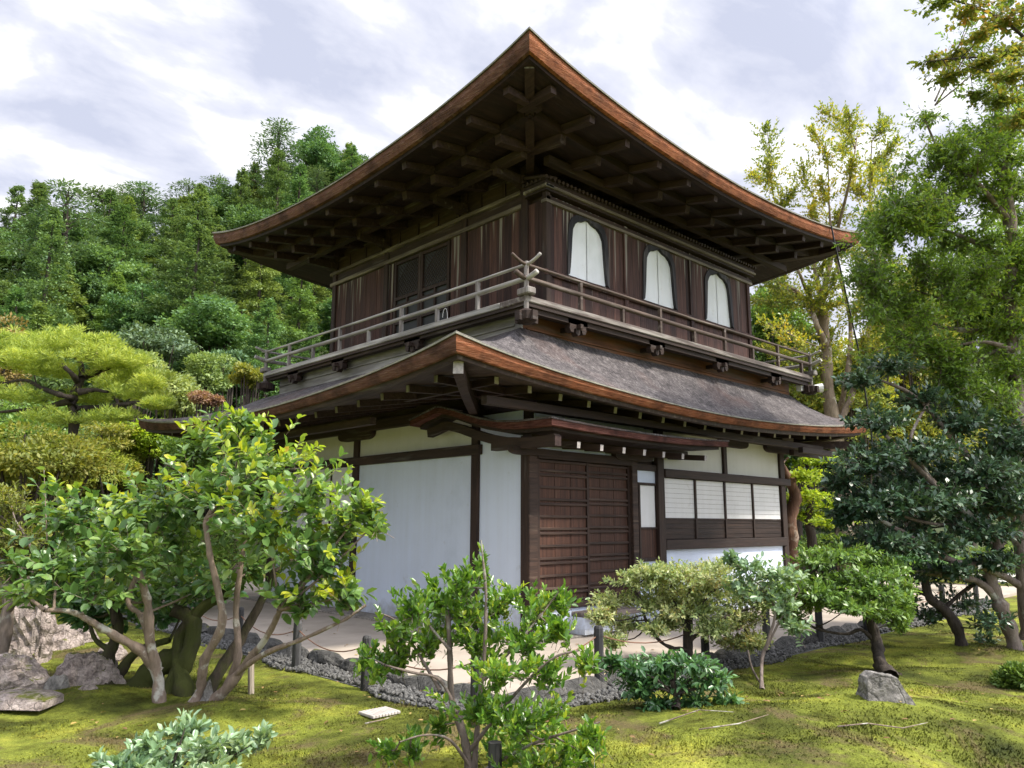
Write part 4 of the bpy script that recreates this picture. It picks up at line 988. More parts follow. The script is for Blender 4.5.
def hill_tree(kind, var, p, rz, sc, label):
    key = (kind, var)
    if key not in protos: protos[key] = proto(kind, 100+len(protos)*7, label, 'tree'); o = protos[key]; o.location = p; o.rotation_euler = (0, 0, rz); o.scale = sc
    else: o = copy_thing(protos[key], p, rz, sc, label)
    o['group'] = 'trees on the wooded hill'; return o
rows = [(27, 'at the hill foot'), (31, 'just above the hill foot'), (35.5, 'low on the hill'), (40, 'on the lower hillside'), (45, 'at mid hill'), (50.5, 'above mid hill'), (56.5, 'high on the hill'), (63, 'just under the hilltop'), (69.5, 'near the hill crest'), (76, 'on the hill skyline')]
for ri, (d, txt) in enumerate(rows):
    s = -.74*d; smax = -.20*d if ri < 6 else -.10*d; k = 0
    while s < smax:
        dd = d+rg.uniform(-1.6, 1.6); p = CAM+F0*dd+R0*s
        q = rg.random()
        if ri >= 7: kind = 'pine' if q < .35 else ('broad' if q < .7 else 'cypress')
        elif ri >= 4: kind = 'cypress' if q < .35 else ('cedar' if q < .65 else ('broad' if q < .96 else 'autumn'))
        elif ri >= 1: kind = 'cedar' if q < .35 else ('broad' if q < .75 else ('cypress' if q < .95 else 'autumn'))
        else: kind = 'broad' if q < .5 else 'cedar'
        sc = rg.uniform(.68, 1.08)*(.66+.055*ri if ri < 6 else 1.0); w = sc*rg.uniform(1.0, 1.4)
        hill_tree(kind, rg.randrange(3), (p[0], p[1], hill_h(p[0], p[1])-.2), rg.uniform(0, 6.28), (w, w, sc),
                  f'{KN[kind]} {txt}, {ORD[min(k,24)]} from left')
        s += rg.uniform(2.2, 3.2)*(.85+.3*ri/8); k += 1
for i, (px, D, kind, sc, lab) in enumerate([(20, 44, 'pine', 1.15, 'tall dark pine rising above the skyline at the far left edge'), (8, 38, 'cedar', 1.0, 'large dark cedar at the far left edge, mid hill'), (185, 64, 'pine', .9, 'open-crowned pine standing above the skyline left of centre'), (250, 64, 'pine', 1.3, 'layered pine above the skyline left of the upper roof tip'), (300, 72, 'broad', 1.4, 'big rounded tree on the skyline above the upper roof edge')]):
    p = CAM+F0*D+R0*((px-512)/802*D); hill_tree(kind, 0, (p[0], p[1], hill_h(p[0], p[1])), i*1.3, (sc, sc, sc), lab)
# lower wood to the right of the pavilion
rows = [(25, 'nearest the pavilion'), (31, 'in the middle distance'), (40, 'at the back')]
for ri, (d, txt) in enumerate(rows):
    s = .14*d; k = 0
    while s < .75*d:
        dd = d+rg.uniform(-1.2, 1.2); p = CAM+F0*dd+R0*s; q = rg.random()
        kind = 'cedar' if q < .3 else ('autumn' if q < .38 else 'broad'); sc = rg.uniform(.65, .95)*(.8+.12*ri)
        o = hill_tree(kind, rg.randrange(2), (p[0], p[1], hill_h(p[0], p[1])-.1), rg.uniform(0, 6.28), (sc, sc, sc), f'{KN[kind]} right of pavilion {txt}, {ORD[k]} from left'); o['group'] = 'trees right of the pavilion'
        s += rg.uniform(3.0, 4.2)*(1+.2*ri); k += 1

# ---- garden trees behind, left ----------------------------------------------
def garden_round(name, px, py, D, rx, ry, mat, label, clumps=14, seed=1, leafs=.10, n=260, bk='bk_dark', trunk=True, group=None, base=None, w=.5, flat=.75):
    P = Plant(seed); c, rd = ell(px, py, D, rx, ry); b = np.array([c[0], c[1], (hill_h(c[0], c[1]) if D > 24 else 0.0)]) if base is None else base
    root = start(name, b, label, 'tree' if 'tree' in name else 'shrub', group)
    for k in range(clumps):
        u = P.dirs(1)[0]; u[2] = u[2]*.9+.05; cc = c+u*np.array(rd)*.74*P.r.random()**.35; R = np.array(rd)*(.26+.18*P.r.random())
        m = n; v = P.dirs(m); v[:, 2] = np.where(v[:, 2] < 0, v[:, 2]*.8, v[:, 2]); p = cc+v*R*np.array([1, 1, flat])*(.45+.65*P.r.random((m, 1))**.7)
        P.leaves_arr(p, v+P.dirs(m)*.8, v*.7+np.array([0, 0, .9])+P.dirs(m)*.4, leafs*(.6+.8*P.r.random(m)))
        if trunk: P.limb([b+np.array([0, 0, max(.2, (c[2]-b[2])*.4)]), (b+cc)/2+np.array([0, 0, .1]), cc], .05, .02, 5, .01, 2)
    if trunk: P.limb([b, b+np.array([.1, .05, (c[2]-b[2])*.55]), c], .11, .05, 7, .02, 3)
    P.mesh('crown', mat, root, w, 4, .08)
    if trunk: P.wood.build('trunk', M[bk], root, smooth=True)
    return root
garden_round('rounded_tree', 172, 392, 24, 42, 36, LF['sage'], 'pale sage green rounded tree left of the lower roof tip', 16, 21, .13, 420)
garden_round('rounded_tree', 208, 372, 26, 30, 28, LF['sage'], 'pale green rounded tree beside the balcony, above the red-leaved tree', 14, 22, .13, 420)
garden_round('rounded_tree', 135, 372, 27, 34, 24, LF['sage'], 'sage green rounded tree behind the bright pine', 12, 23, .13, 420)
garden_round('maple_tree', 205, 398, 22, 20, 10, LF['rust'], 'small rust-red leaved maple above the lower left roof tip', 8, 24, .10, 260)
garden_round('maple_tree', 248, 378, 23, 22, 16, LF['olive'], 'orange-tinged green maple under the left end of the balcony', 10, 25, .11, 300)
garden_round('maple_tree', 4, 352, 24, 36, 40, LF['f_autumn'], 'orange-tipped maple cut by the left edge above the bright pine', 12, 26, .12, 300)
garden_round('juniper_tree', 150, 345, 30, 60, 16, LF['f_pine'], 'dark layered juniper at the foot of the hill', 14, 27, .18, 300)
garden_round('juniper_tree', 230, 368, 28, 30, 18, LF['f_pine'], 'dark layered juniper behind the balcony end', 10, 28, .16, 300)
garden_round('maple_tree', 34, 462, 12.6, 78, 44, LF['olive'], 'olive green feathery maple below the bright pine at the left edge', 22, 29, .075, 520, flat=.45)
garden_round('maple_tree', 112, 445, 18.5, 46, 30, LF['olive'], 'brownish olive maple between the bright pine and the lower roof tip', 16, 30, .08, 420, flat=.5)
garden_round('pine_tree', 128, 475, 18, 70, 40, LF['pine'], 'low yellow-green pine beneath the lower left roof tip', 16, 31, .085, 520, w=.22, flat=.4)
garden_round('maple_tree', 20, 520, 13, 55, 42, LF['olive'], 'dull green maple behind the left end of the big camellia', 16, 32, .07, 420, flat=.5)
garden_round('shrub', 150, 560, 13, 110, 30, LF['clip'], 'low dense green shrub row behind the big camellia', 22, 33, .07, 420, trunk=False)
garden_round('shrub', 40, 575, 14, 60, 26, LF['mid'], 'low green shrub behind the upright rock at the left', 12, 34, .07, 400, trunk=False)

# bright pine with dark contorted limbs
P = Plant(41); D = 13.5; base = gp(62, 600, 0.0); base = CAM+ (at(66, 520, D)-CAM); base[2] = 0
root = start('pine_tree', base, 'bright yellow-green pine with dark crooked limbs left of the pavilion', 'tree')
tr = P.limb([base, at(60, 480, D), at(74, 430, D), at(72, 400, D), at(82, 378, D)], .12, .06, 9, .05)
limbs = [[(75, 398), (60, 395), (42, 388), (20, 380), (-20, 392)], [(80, 385), (70, 372), (58, 362), (50, 360)], [(82, 378), (98, 372), (112, 366), (122, 358)], [(78, 392), (95, 390), (108, 392)], [(74, 408), (95, 408), (120, 405), (140, 402), (160, 398)], [(82, 378), (80, 362), (66, 350)], [(72, 400), (40, 408), (0, 412)]]
for L_ in limbs: P.limb([at(x, y, D+P.r.normal()*.2) for x, y in L_], .06, .025, 7, .03, 3)
pads = [(40, 343, 34, 9), (75, 348, 34, 8), (5, 348, 34, 10), (125, 362, 26, 8), (148, 378, 22, 8), (30, 360, 30, 8), (98, 345, 24, 7), (55, 352, 34, 10), (80, 345, 34, 13), (15, 362, 34, 15), (100, 358, 32, 15), (60, 374, 30, 7), (120, 384, 26, 9), (140, 396, 26, 12), (20, 398, 34, 9), (-25, 390, 36, 18), (158, 406, 16, 7), (60, 420, 30, 10), (110, 418, 26, 8), (62, 340, 24, 8), (90, 400, 22, 9), (-10, 355, 30, 12), (118, 370, 22, 10), (35, 368, 30, 12), (150, 385, 14, 8)]
for (x, y, rx, ry) in pads:
    c, rd = ell(x, y, D+P.r.normal()*.35, rx, ry); tn = 64; tv = P.dirs(tn); tv[:, 2] = np.where(tv[:, 2] < 0, tv[:, 2]*.5, tv[:, 2]); tc_ = c+tv*np.array(rd)*(.5+.65*P.r.random((tn, 1))); m = tn*34; v = P.dirs(m); v[:, 2] = abs(v[:, 2])*.9-.1
    p = np.repeat(tc_, 34, 0)+v*.035; P.leaves_arr(p, v+np.array([0, 0, .25]), P.dirs(m), .10*(.6+.7*P.r.random(m)))
P.mesh('crown', LF['pine'], root, .13, 4, .0); P.wood.build('trunk', M['bk_dark'], root, smooth=True)
# undergrowth between the hill trees
r = np.random.default_rng(5); n = 60000
dd = 24.5+50*r.random(n)**1.1; ss = -(.10+.64*r.random(n))*dd; p = CAM[None]+F0[None]*dd[:, None]+R0[None]*ss[:, None]
cl_ = r.integers(0, 900, n); q = np.random.default_rng(6); cd = 24.5+50*q.random(900)**1.1; cs = -(.10+.64*q.random(900))*cd; cc = CAM[None]+F0[None]*cd[:, None]+R0[None]*cs[:, None]
cz = np.array([hill_h(a[0], a[1]) for a in cc]); P = Plant(6); v = P.dirs(n); v[:, 2] = abs(v[:, 2])
p = np.stack([cc[cl_, 0], cc[cl_, 1], cz[cl_]-.1], 1)+v*np.array([1.5, 1.5, 1.3])*(.7+.35*P.r.random((n, 1)))
P.leaves_arr(p, v+P.dirs(n)*.6, v+P.dirs(n)*.5+np.array([0, 0, .7]), .26*(.6+.8*P.r.random(n)))
LF['under'] = leaf('undergrowth', [(.1, (.03,.07,.02)), (.5, (.08,.15,.035)), (.9, (.16,.22,.05))], .6, .2, .3, nsc=.3)
o = P.mesh('undergrowth', LF['under'], None, .6, 4, .1); props(o, 'low green undergrowth covering the slope between the hill trees', 'undergrowth', kind='stuff')
# fill of shrubs behind the camellia on the left
for i, (x, y, D, rx, ry, m, lab) in enumerate([(20, 430, 19, 60, 50, 'mid', 'mid green tree behind the bright pine at the left edge'), (90, 480, 18, 50, 40, 'olive', 'dull olive tree behind the bright pine trunk'), (150, 440, 19, 44, 30, 'lime', 'lime green tree just under the lower left roof tip'), (40, 540, 15, 60, 30, 'olive', 'brownish green shrub below the feathery maple at left'), (120, 530, 16, 60, 34, 'mid', 'green shrub behind the big camellia crown, left of the pavilion'), (210, 470, 18, 50, 60, 'mid', 'green tree hidden between the big camellia and the pavilion corner'), (180, 540, 16, 50, 30, 'clip', 'low shrub behind the centre of the big camellia')]):
    garden_round('background_tree', x, y, D, rx, ry, LF[m], lab, 20, 190+i, .10, 520)
# ------------------------------------------------------------------ kerb, gutter, fence, rocks
def rock(name, c, r, mat, label, seed, group=None, cat='rock', sub=3, flat=.0, yaw=0, jag=.28, lean=(0, 0), planes=7):
    import bmesh
    from mathutils import noise as mn
    rr = random.Random(seed); bm = bmesh.new(); bmesh.ops.create_icosphere(bm, subdivisions=sub, radius=1)
    off = Vector((rr.uniform(-50, 50), rr.uniform(-50, 50), rr.uniform(-50, 50)))
    pl = []
    for k in range(planes):
        n = Vector((rr.gauss(0, 1), rr.gauss(0, 1), rr.gauss(0, .7))).normalized(); pl.append((n, rr.uniform(.62, .9)))
    for v in bm.verts:
        p = v.co.copy(); f = 1+jag*(mn.noise(p*1.1+off)) + jag*.45*mn.noise(p*2.7+off) + jag*.2*mn.noise(p*6+off)
        p = p*f
        for n, d in pl:
            e = p.dot(n)-d
            if e > 0: p -= n*e*.85
        if p.z > 1-flat and flat: p.z = (1-flat)+(p.z-1+flat)*.2
        p = Vector((p.x*r[0], p.y*r[1], p.z*r[2])); p.x += lean[0]*p.z; p.y += lean[1]*p.z
        v.co = p
    me = bpy.data.meshes.new(name); bm.to_mesh(me); bm.free(); me.materials.append(mat)
    o = bpy.data.objects.new(name, me); COL.objects.link(o); o.location = c; o.rotation_euler = (0, 0, yaw)
    for q in me.polygons: q.use_smooth = sub >= 4
    return props(o, label, cat, group)
def crag(px, py, w, h, dp, mat, lab, seed, outline=None, n=16, rough=.075, cat='rock', moss=0):
    """angular boulder: hull of random corner points, bevelled, broken up with noise"""
    import bmesh
    from mathutils import noise as mn
    p = gp(px, py, gz(*gp(px, py)[:2])); D = float((p-CAM)@F0); m = D/CF; W, H, T = w*m, h*m, dp*m
    rr = random.Random(seed); bm = bmesh.new(); pts = []
    if outline:
        for (u, v) in outline:
            for s_ in (-1, 1): pts.append((u*W, s_*T*.5*rr.uniform(.55, 1)*(1-.45*v), v*H))
    else:
        for k in range(n):
            a = k/n*6.283+rr.uniform(-.3, .3); q = rr.random(); e_ = (1-.55*q**1.5)
            pts.append((math.cos(a)*W*.5*e_*rr.uniform(.8, 1), math.sin(a)*T*.5*e_*rr.uniform(.8, 1), H*q*rr.uniform(.7, 1)))
        for k in range(6): a = k+rr.random(); pts.append((math.cos(a)*W*.5, math.sin(a)*T*.5, -.05))
    for q in pts: bm.verts.new(q)
    bmesh.ops.convex_hull(bm, input=bm.verts[:]); bmesh.ops.delete(bm, geom=[v for v in bm.verts if not v.link_faces], context='VERTS')
    bmesh.ops.bevel(bm, geom=bm.edges[:], offset=min(W, H)*.05, segments=2, affect='EDGES', clamp_overlap=True)
    bmesh.ops.triangulate(bm, faces=bm.faces[:])
    for it in range(3): bmesh.ops.subdivide_edges(bm, edges=[e for e in bm.edges if e.calc_length() > .045], cuts=1, use_grid_fill=True); bmesh.ops.triangulate(bm, faces=bm.faces[:])
    bm.normal_update(); off = Vector((seed*3.1, 1, 2))
    for v in bm.verts:
        c_ = v.co; nn = v.normal; d_ = mn.noise(c_*5+off)*.6+mn.noise(c_*13+off)*.4+mn.noise(Vector((c_.x*26, c_.y*26, c_.z*9))+off)*.35-abs(mn.noise(c_*8+off*2))*1.1+.2
        v.co = c_+nn*d_*rough*2.2*min(W, H)*.9
    me = bpy.data.meshes.new('rock'); bm.to_mesh(me); bm.free(); me.materials.append(mat)
    o = bpy.data.objects.new('rock', me); COL.objects.link(o); o.location = (p[0], p[1], p[2]-.01); o.rotation_euler = (0, 0, CYAW-math.pi/2)
    return props(o, lab, cat)
rg = random.Random(5)
# kerb stones: left run (along y at x=-3.02), right run (along x at y=-2.40)
y = -2.30; k = 0
while y < 9:
    l = rg.uniform(.42, .7); k += 1
    rock('kerb_stone', (-3.05+rg.uniform(-.03, .03), y+l/2, .015), (.13, l/2*1.15, .14), M['rock_dark'], f'dark rough kerb stone on left path edge, {ORD[min(k-1,24)]} from near corner' + ('' if k <= 25 else ' or beyond'), k, 'kerb stones round the path', 'kerb stone', 3, .15); y += l
x = -3.05; k = 0
while x < 9.5:
    l = rg.uniform(.42, .75); k += 1
    rock('kerb_stone', (x+l/2, -2.40+rg.uniform(-.03, .03), .015), (l/2*1.15, .13, .13), M['rock_dark'] if k % 4 else M['rock_grey'], f'rough kerb stone on door-side path edge, {ORD[min(k-1,24)]} from near corner' + ('' if k <= 25 else ' or beyond'), 60+k, 'kerb stones round the path', 'kerb stone', 3, .15); x += l
# gutter of pebbles: strip outside the kerb
mb = MB(); mb.box(-3.42, -3.1, -2.72, 9, -.08, .004); mb.box(-3.1, 10, -2.72, -2.45, -.08, .004); g_ = mb.build('gutter_bed', simple('dark wet gravel', (.10,.10,.095), .9, .3, 20)); g_['kind'] = 'structure'
r = np.random.default_rng(9)
ico = np.array([(0,0,1),(.89,0,.45),(.28,.85,.45),(-.72,.53,.45),(-.72,-.53,.45),(.28,-.85,.45),(.72,.53,-.45),(-.28,.85,-.45),(-.89,0,-.45),(-.28,-.85,-.45),(.72,-.53,-.45),(0,0,-1)])
icf = np.array([(0,1,2),(0,2,3),(0,3,4),(0,4,5),(0,5,1),(1,6,2),(2,7,3),(3,8,4),(4,9,5),(5,10,1),(6,7,2),(7,8,3),(8,9,4),(9,10,5),(10,6,1),(11,7,6),(11,8,7),(11,9,8),(11,10,9),(11,6,10)])
n1, n2 = 4200, 4000
c1 = np.stack([r.uniform(-3.44, -3.12, n1), r.uniform(-2.85, 6, n1), r.uniform(0, .03, n1)], 1)
c2 = np.stack([-3.2+12.5*r.random(n2)**1.4, r.uniform(-2.76, -2.48, n2), r.uniform(0, .03, n2)], 1)
c1[:, 0] -= .10*np.sin(c1[:, 1]*3.1)*(c1[:, 0] < -3.4); c2[:, 1] -= .08*np.sin(c2[:, 0]*2.7)*(c2[:, 1] < -2.7)
c = np.concatenate([c1, c2]); n = len(c); sz = r.uniform(.010, .030, n)[:, None, None]
V = c[:, None, :]+ico[None]*sz*r.uniform(.6, 1.2, (n, 1, 3))*(1+.15*r.normal(size=(n, 12, 1))); Fp = (np.arange(n)[:, None, None]*12+icf[None]).reshape(-1, 3)
gr = mesh_np('gravel', V.reshape(-1, 3), Fp, M['pebble'], nside=3); props(gr, 'grey pebbles filling the narrow gutter outside the kerb', 'gravel', kind='stuff')
# fence posts and rope
posts = [(-3.38, 1.78, .5), (-3.37, .40, .47), (-3.42, -.99, .47), (-3.36, -2.45, .50), (-1.84, -2.42, .56), (.02, -2.35, .5), (1.08, -2.5, .55), (2.32, -2.55, .55), (3.83, -2.52, .5), (5.03, -2.62, .5), (6.81, -2.56, .5), (8.6, -2.55, .5), (-3.38, 3.3, .5)]
M['postm'] = wood('charred fence post', (.012,.012,.013), (.05,.05,.052), (.10,.10,.10), 'z')
pl_ = ['third fence post behind the camellia stems', 'fence post right of the camellia stems, on the left path edge', 'fence post left of the middle shrub, its foot in the pebbles', 'corner fence post half hidden behind the middle shrub', 'fence post just left of the variegated azalea', 'fence post behind the azalea trunk', 'fence post right of the azalea beside the thin sapling', 'tall fence post under the small tree left of its trunk', 'fence post behind the bent small tree', 'fence post at the far right beneath the dark camellia', 'farthest visible fence post right of the horizontal branch', 'last fence post at the right edge of the fence', 'fence post deepest behind the big camellia']
order = [12, 0, 1, 2, 3, 4, 5, 6, 7, 8, 9, 10, 11]
for i, (x, y, h) in enumerate(posts):
    mb = MB(); mb.tube([(x, y, -.05), (x, y, h-.02), (x, y, h)], [.047, .044, .036], 10)
    mb.tube([(x, y, h-.09), (x, y, h-.065)], .0475, 10)
    o = mb.build('fence_post', M['postm']); props(o, 'short charred '+pl_[i], 'post', 'short dark posts of the rope fence')
M['rope'] = simple('brown rope', (.16,.08,.05), .9)
for i in range(len(order)-1):
    a = posts[order[i]]; b = posts[order[i+1]]; mb = MB(); pts = []
    for k in range(11):
        f = k/10; pts.append((a[0]+(b[0]-a[0])*f, a[1]+(b[1]-a[1])*f, (a[2]-.08)+(b[2]-a[2])*f-.13*4*f*(1-f)))
    mb.tube(pts, .006, 5); o = mb.build('fence_rope', M['rope']); nm = lambda q: pl_[q].split(',')[0]
    props(o, f'sagging brown rope, {ORD[i]} span of the rope fence counted from far left', 'rope', 'rope spans between the fence posts')
def R3(px, py, w, h, dp, mat, lab, seed, flat=.0, yaw=.8, jag=.3, cat='rock', name='rock', lean=(0, 0), up=.35, sub=4):
    p = gp(px, py, gz(*gp(px, py)[:2])); D = float((p-CAM)@F0); m = D/CF
    c = (p[0], p[1], p[2]+h*m*up); return rock(name, c, (w*m/2, dp*m/2, h*m*.62), mat, lab, seed, None, cat, sub, flat, CYAW-math.pi/2+yaw-.8, jag, lean)
crag(27, 662, 38, 74, 30, M['rock'], 'upright pinkish slab rock with a grey lichen patch at the left edge', 1, [(-.5, 0), (.5, 0), (.5, .5), (.36, .98), (-.2, 1), (-.42, .7), (-.5, .3)])
crag(12, 692, 66, 38, 50, M['rock'], 'broad sloping pink rock low at the left edge below the upright slab', 22, [(-.5, 0), (.5, 0), (.5, .25), (.1, .85), (-.25, 1), (-.5, .7)])
crag(88, 684, 74, 36, 50, M['rock'], 'large pinkish-grey boulder left of the dark twin trunk', 3, None, 20)
crag(57, 692, 32, 20, 24, M['rock_grey'], 'small angular dark rock in front of the large boulder', 4)
crag(22, 704, 62, 12, 50, M['rock'], 'flat pale paving rock lying in moss at the left edge', 25, [(-.5, 0), (.5, 0), (.5, .6), (.3, 1), (-.4, 1), (-.5, .5)], rough=.02)
crag(58, 648, 54, 26, 40, M['rock'], 'pale rock behind the large boulder beside the path', 6)
crag(84, 642, 30, 24, 20, M['rock'], 'small pale boulder behind the large boulder, right of the path rock', 7)
crag(112, 654, 34, 12, 24, M['rock'], 'low stone behind the dark twin trunk', 8)
crag(88, 692, 26, 10, 16, M['rock'], 'small low pale stone at the foot of the dark twin trunk', 9)
crag(203, 700, 26, 22, 16, M['rock_grey'], 'pale stone wedged between the camellia stems', 10)
crag(889, 714, 54, 38, 36, M['rock_grey'], 'jagged grey stump-shaped rock standing on the moss at right', 12, [(-.48, 0), (.52, 0), (.44, .12), (.28, .45), (.10, .93), (-.28, 1), (-.38, .9), (-.44, .4)], rough=.045)
crag(703, 672, 36, 20, 22, M['rock_grey'], 'grey boulder in the gutter behind the azalea trunk', 13)
crag(667, 682, 24, 16, 20, M['rock_dark'], 'dark boulder left of the azalea trunk by the gutter', 14)
crag(566, 692, 46, 12, 20, M['rock_dark'], 'long low dark boulder at the path edge left of the azalea', 15)
crag(905, 606, 34, 12, 20, M['rock_grey'], 'grey boulder beside the far kerb at right', 16)
M['plate'] = simple('pale pinkish stone tile', (.42,.38,.35), .8, .2, 14)
p = gp(380, 711, .03); mb = MB()
n = 9
for i in range(n): mb.box(p[0]-.13+i*.029, p[0]-.13+i*.029+.026, p[1]-.10, p[1]+.11, gz(p[0], p[1])+.005, gz(p[0], p[1])+.028)
o = mb.build('bamboo_drain_cover', M['plate'], bevel=.004); props(o, 'small pale ribbed drain cover lying in the moss', 'drain cover')
o = None
# fallen twigs and roots on the mound
for i, (pts, lab) in enumerate([([(660, 742), (700, 730), (735, 738)], 'thin bare root crossing the moss mound left of centre right'), ([(840, 760), (870, 755), (905, 758), (930, 752)], 'bare twig lying on the moss under the stump-shaped rock'), ([(700, 752), (740, 748), (770, 744)], 'pale bare twig on the mound at the bottom edge'), ([(365, 725), (382, 722), (396, 718)], 'thin twig below the ribbed drain cover')]):
    mb = MB(); q = []
    for x, y in pts:
        w = gp(x, y); q.append((w[0], w[1], gz(w[0], w[1])+.018))
    mb.tube(q, [.006]+[.0045]*(len(q)-2)+[.002], 6); o = mb.build('fallen_twig', M['bk_light'], smooth=True); props(o, lab, 'twig', 'twigs on the moss')
# leaning support stakes
def stake(px, py0, py1, D, r_, lab, mat='postm', dx=0):
    mb = MB(); a = at(px, py0, D); b = at(px+dx, py1, D); mb.tube([a, b], [r_, r_*.95], 9); o = mb.build('support_stake', M[mat]); props(o, lab, 'stake', 'support stakes for the trees')
stake(251, 696, 652, 7.15, .028, 'thin bleached stake standing right of the camellia stems', 'stakeL')
stake(495, 830, 742, 4.75, .042, 'black stake at the foot of the middle shrub, cut by the bottom edge')
stake(688, 668, 605, 8.6, .055, 'thick dark stake propping the azalea')
stake(856, 600, 560, 9.6, .028, 'thin stake between azalea and bent tree')

# ------------------------------------------------------------------ foreground plants
G0 = lambda x, y, dz=0: np.array([x, y, gz(x, y)+dz])
# big camellia, left
D = 6.75; base = gp(185, 712); base[2] = gz(base[0], base[1])-.02
root = start('camellia_tree', base, 'big glossy-leaved camellia tree with pale crooked stems on the left moss', 'tree'); P = Plant(51)
def LM(pts, r0, r1, dj=.0, n=9, mi=0): return P.limb([at(x, y, D+dd) for x, y, dd in pts], r0, r1, n, .03, 5, mi)
S1 = LM([(160, 716, 0), (158, 680, 0), (150, 640, -.1), (148, 605, -.15), (140, 575, -.2), (126, 540, -.2)], .058, .022)
S2 = LM([(158, 672, 0), (140, 650, -.1), (112, 634, -.3), (92, 622, -.4), (72, 612, -.5), (45, 610, -.6)], .045, .016)
S3 = LM([(150, 640, 0), (140, 615, .1), (128, 600, .2), (140, 560, .3), (118, 550, .2), (95, 545, .1)], .028, .012)
S4 = LM([(185, 716, 0), (200, 690, 0), (205, 660, -.1), (222, 625, -.2), (218, 590, -.2), (210, 555, -.2), (205, 520, -.1)], .055, .02)
S5 = LM([(195, 716, .1), (225, 690, 0), (245, 665, -.1), (268, 635, -.3), (280, 610, -.4)], .052, .02)
S6 = LM([(230, 680, 0), (262, 655, -.3), (300, 640, -.5), (340, 622, -.6), (366, 605, -.6)], .028, .008)
S7 = LM([(228, 686, .05), (238, 655, 0), (236, 620, .1), (238, 585, .1), (245, 540, .1)], .04, .018)
P1 = LM([(170, 718, .2), (172, 690, .35), (190, 650, .4), (192, 620, .5), (172, 610, .5)], .10, .06, mi=1)
P2 = LM([(190, 720, .1), (182, 680, .3), (180, 640, .5), (200, 610, .5), (225, 595, .5)], .085, .045, mi=1)
P3 = LM([(200, 716, .1), (215, 680, .2), (240, 640, .3), (262, 600, .3), (275, 570, .3)], .06, .03, mi=1)
cl = [(226, 436, .1, 36, 20), (265, 460, -.1, 60, 26), (165, 500, .2, 42, 18), (310, 492, -.4, 44, 24), (345, 520, -.5, 34, 20), (225, 490, -.3, 62, 30), (112, 520, .1, 46, 22), (70, 515, -.1, 42, 26), (60, 560, -.3, 50, 26), (130, 545, -.3, 46, 26), (270, 520, -.5, 56, 30), (180, 530, .4, 60, 30), (320, 555, -.5, 46, 26), (250, 560, .3, 60, 26), (100, 580, -.4, 46, 22), (35, 590, -.5, 26, 14), (200, 580, .5, 50, 20), (300, 595, -.5, 36, 18), (345, 590, -.6, 24, 14), (150, 590, .5, 44, 18), (20, 560, -.4, 16, 12), (226, 480, .5, 52, 28), (150, 500, .6, 66, 34), (300, 540, .5, 50, 26), (90, 550, .5, 50, 28), (246, 418, .1, 22, 9), (362, 505, -.6, 18, 9), (375, 520, -.6, 9, 8)]
stems = S1+S2+S3+S4+S5+S7+P3
PY = Plant(510)
for (x, y, dd, rx, ry) in cl:
    c, rd = ell(x, y, D+dd, rx*1.08, ry*1.1); rd = (rd[0], rd[0]*.9, rd[2])
    fy = .42 if (y < 480 and x > 190) else (.28 if x > 260 else (.14 if y < 530 else .03))
    if dd < .4: PY.sprays(c+np.array([0, 0, .3*rd[2]]), np.array(rd)*np.array([1.15, 1.15, 1.2]), int(fy*(40*(rx*ry/1000)+10)), .080, per=6, tw=.17, up=.6, droop=.1, spread=.9, shell=.5, flat=.1, nrm=.8, hollow_low=.8)
    P.branchlets(stems, [c+np.array([0, 0, -rd[2]*.4])], .016, .006)
    nn = int(19*(rx*ry/1000))+8; P.sprays(c, np.array(rd)*np.array([1.15, 1.15, 1.15]), nn, .092, per=8, tw=.23, up=.3, droop=.22, spread=.95, shell=.05, flat=.1, nrm=1.1, hollow_low=.1, sv=.4)
for (x, y, y2, dd) in [(44, 470, 540, -.3), (292, 455, 470, -.3)]:
    a = at(x+3, y2, D+dd); b = at(x, y, D+dd); P.wood.tube([a, b], [.006, .002], 5, cap=False)
    m = 9; t = np.linspace(.1, 1, m)[:, None]; pp = a+(b-a)*t; dv = P.dirs(m)*np.array([1, 1, .3])+np.array([0, 0, .25]); P.leaves_arr(pp, dv, np.tile([0, 0, 1.], (m, 1))+P.dirs(m)*.3, np.full(m, .10))
P.mesh('crown', LF['camellia'], root, .60, 6); PY.mesh('young_leaves', LF['young'], root, .60, 6)
P.wood.add(PY.wood.v, PY.wood.f)
P.wood.build('trunk', [M['bk_light'], M['bk_moss']], root, smooth=True)
# dark twin trunk behind, with its own dark foliage
b = gp(108, 693); b[2] = 0; D2 = 7.35
root = start('camellia_tree', b, 'dark twin-trunked small tree just left of the big camellia', 'tree'); P = Plant(52)
a1 = P.limb([b, at(108, 660, D2), at(118, 630, D2), at(112, 600, D2)], .07, .04, 9); a2 = P.limb([at(112, 688, D2), at(125, 665, D2), at(140, 650, D2), at(170, 640, D2)], .055, .03, 8); a3 = P.limb([at(110, 650, D2), at(96, 640, D2), at(90, 625, D2)], .03, .015, 7)
P.limb([at(140, 700, 7.3), at(150, 675, 7.3), at(172, 660, 7.3), at(190, 664, 7.3)], .14, .10, 9, mi=0)
for (x, y, rx, ry) in [(110, 600, 40, 20), (150, 610, 44, 20), (85, 610, 30, 18), (190, 590, 50, 22), (60, 590, 34, 20)]:
    c, rd = ell(x, y, D2+.3, rx, ry); P.branchlets(a1+a2, [c], .015, .006); P.sprays(c, rd, 50, .095, per=8, tw=.18, droop=.2, shell=.2)
P.mesh('crown', LF['darkgreen'], root, .52, 6); P.wood.build('trunk', M['bk_moss'], root, smooth=True)
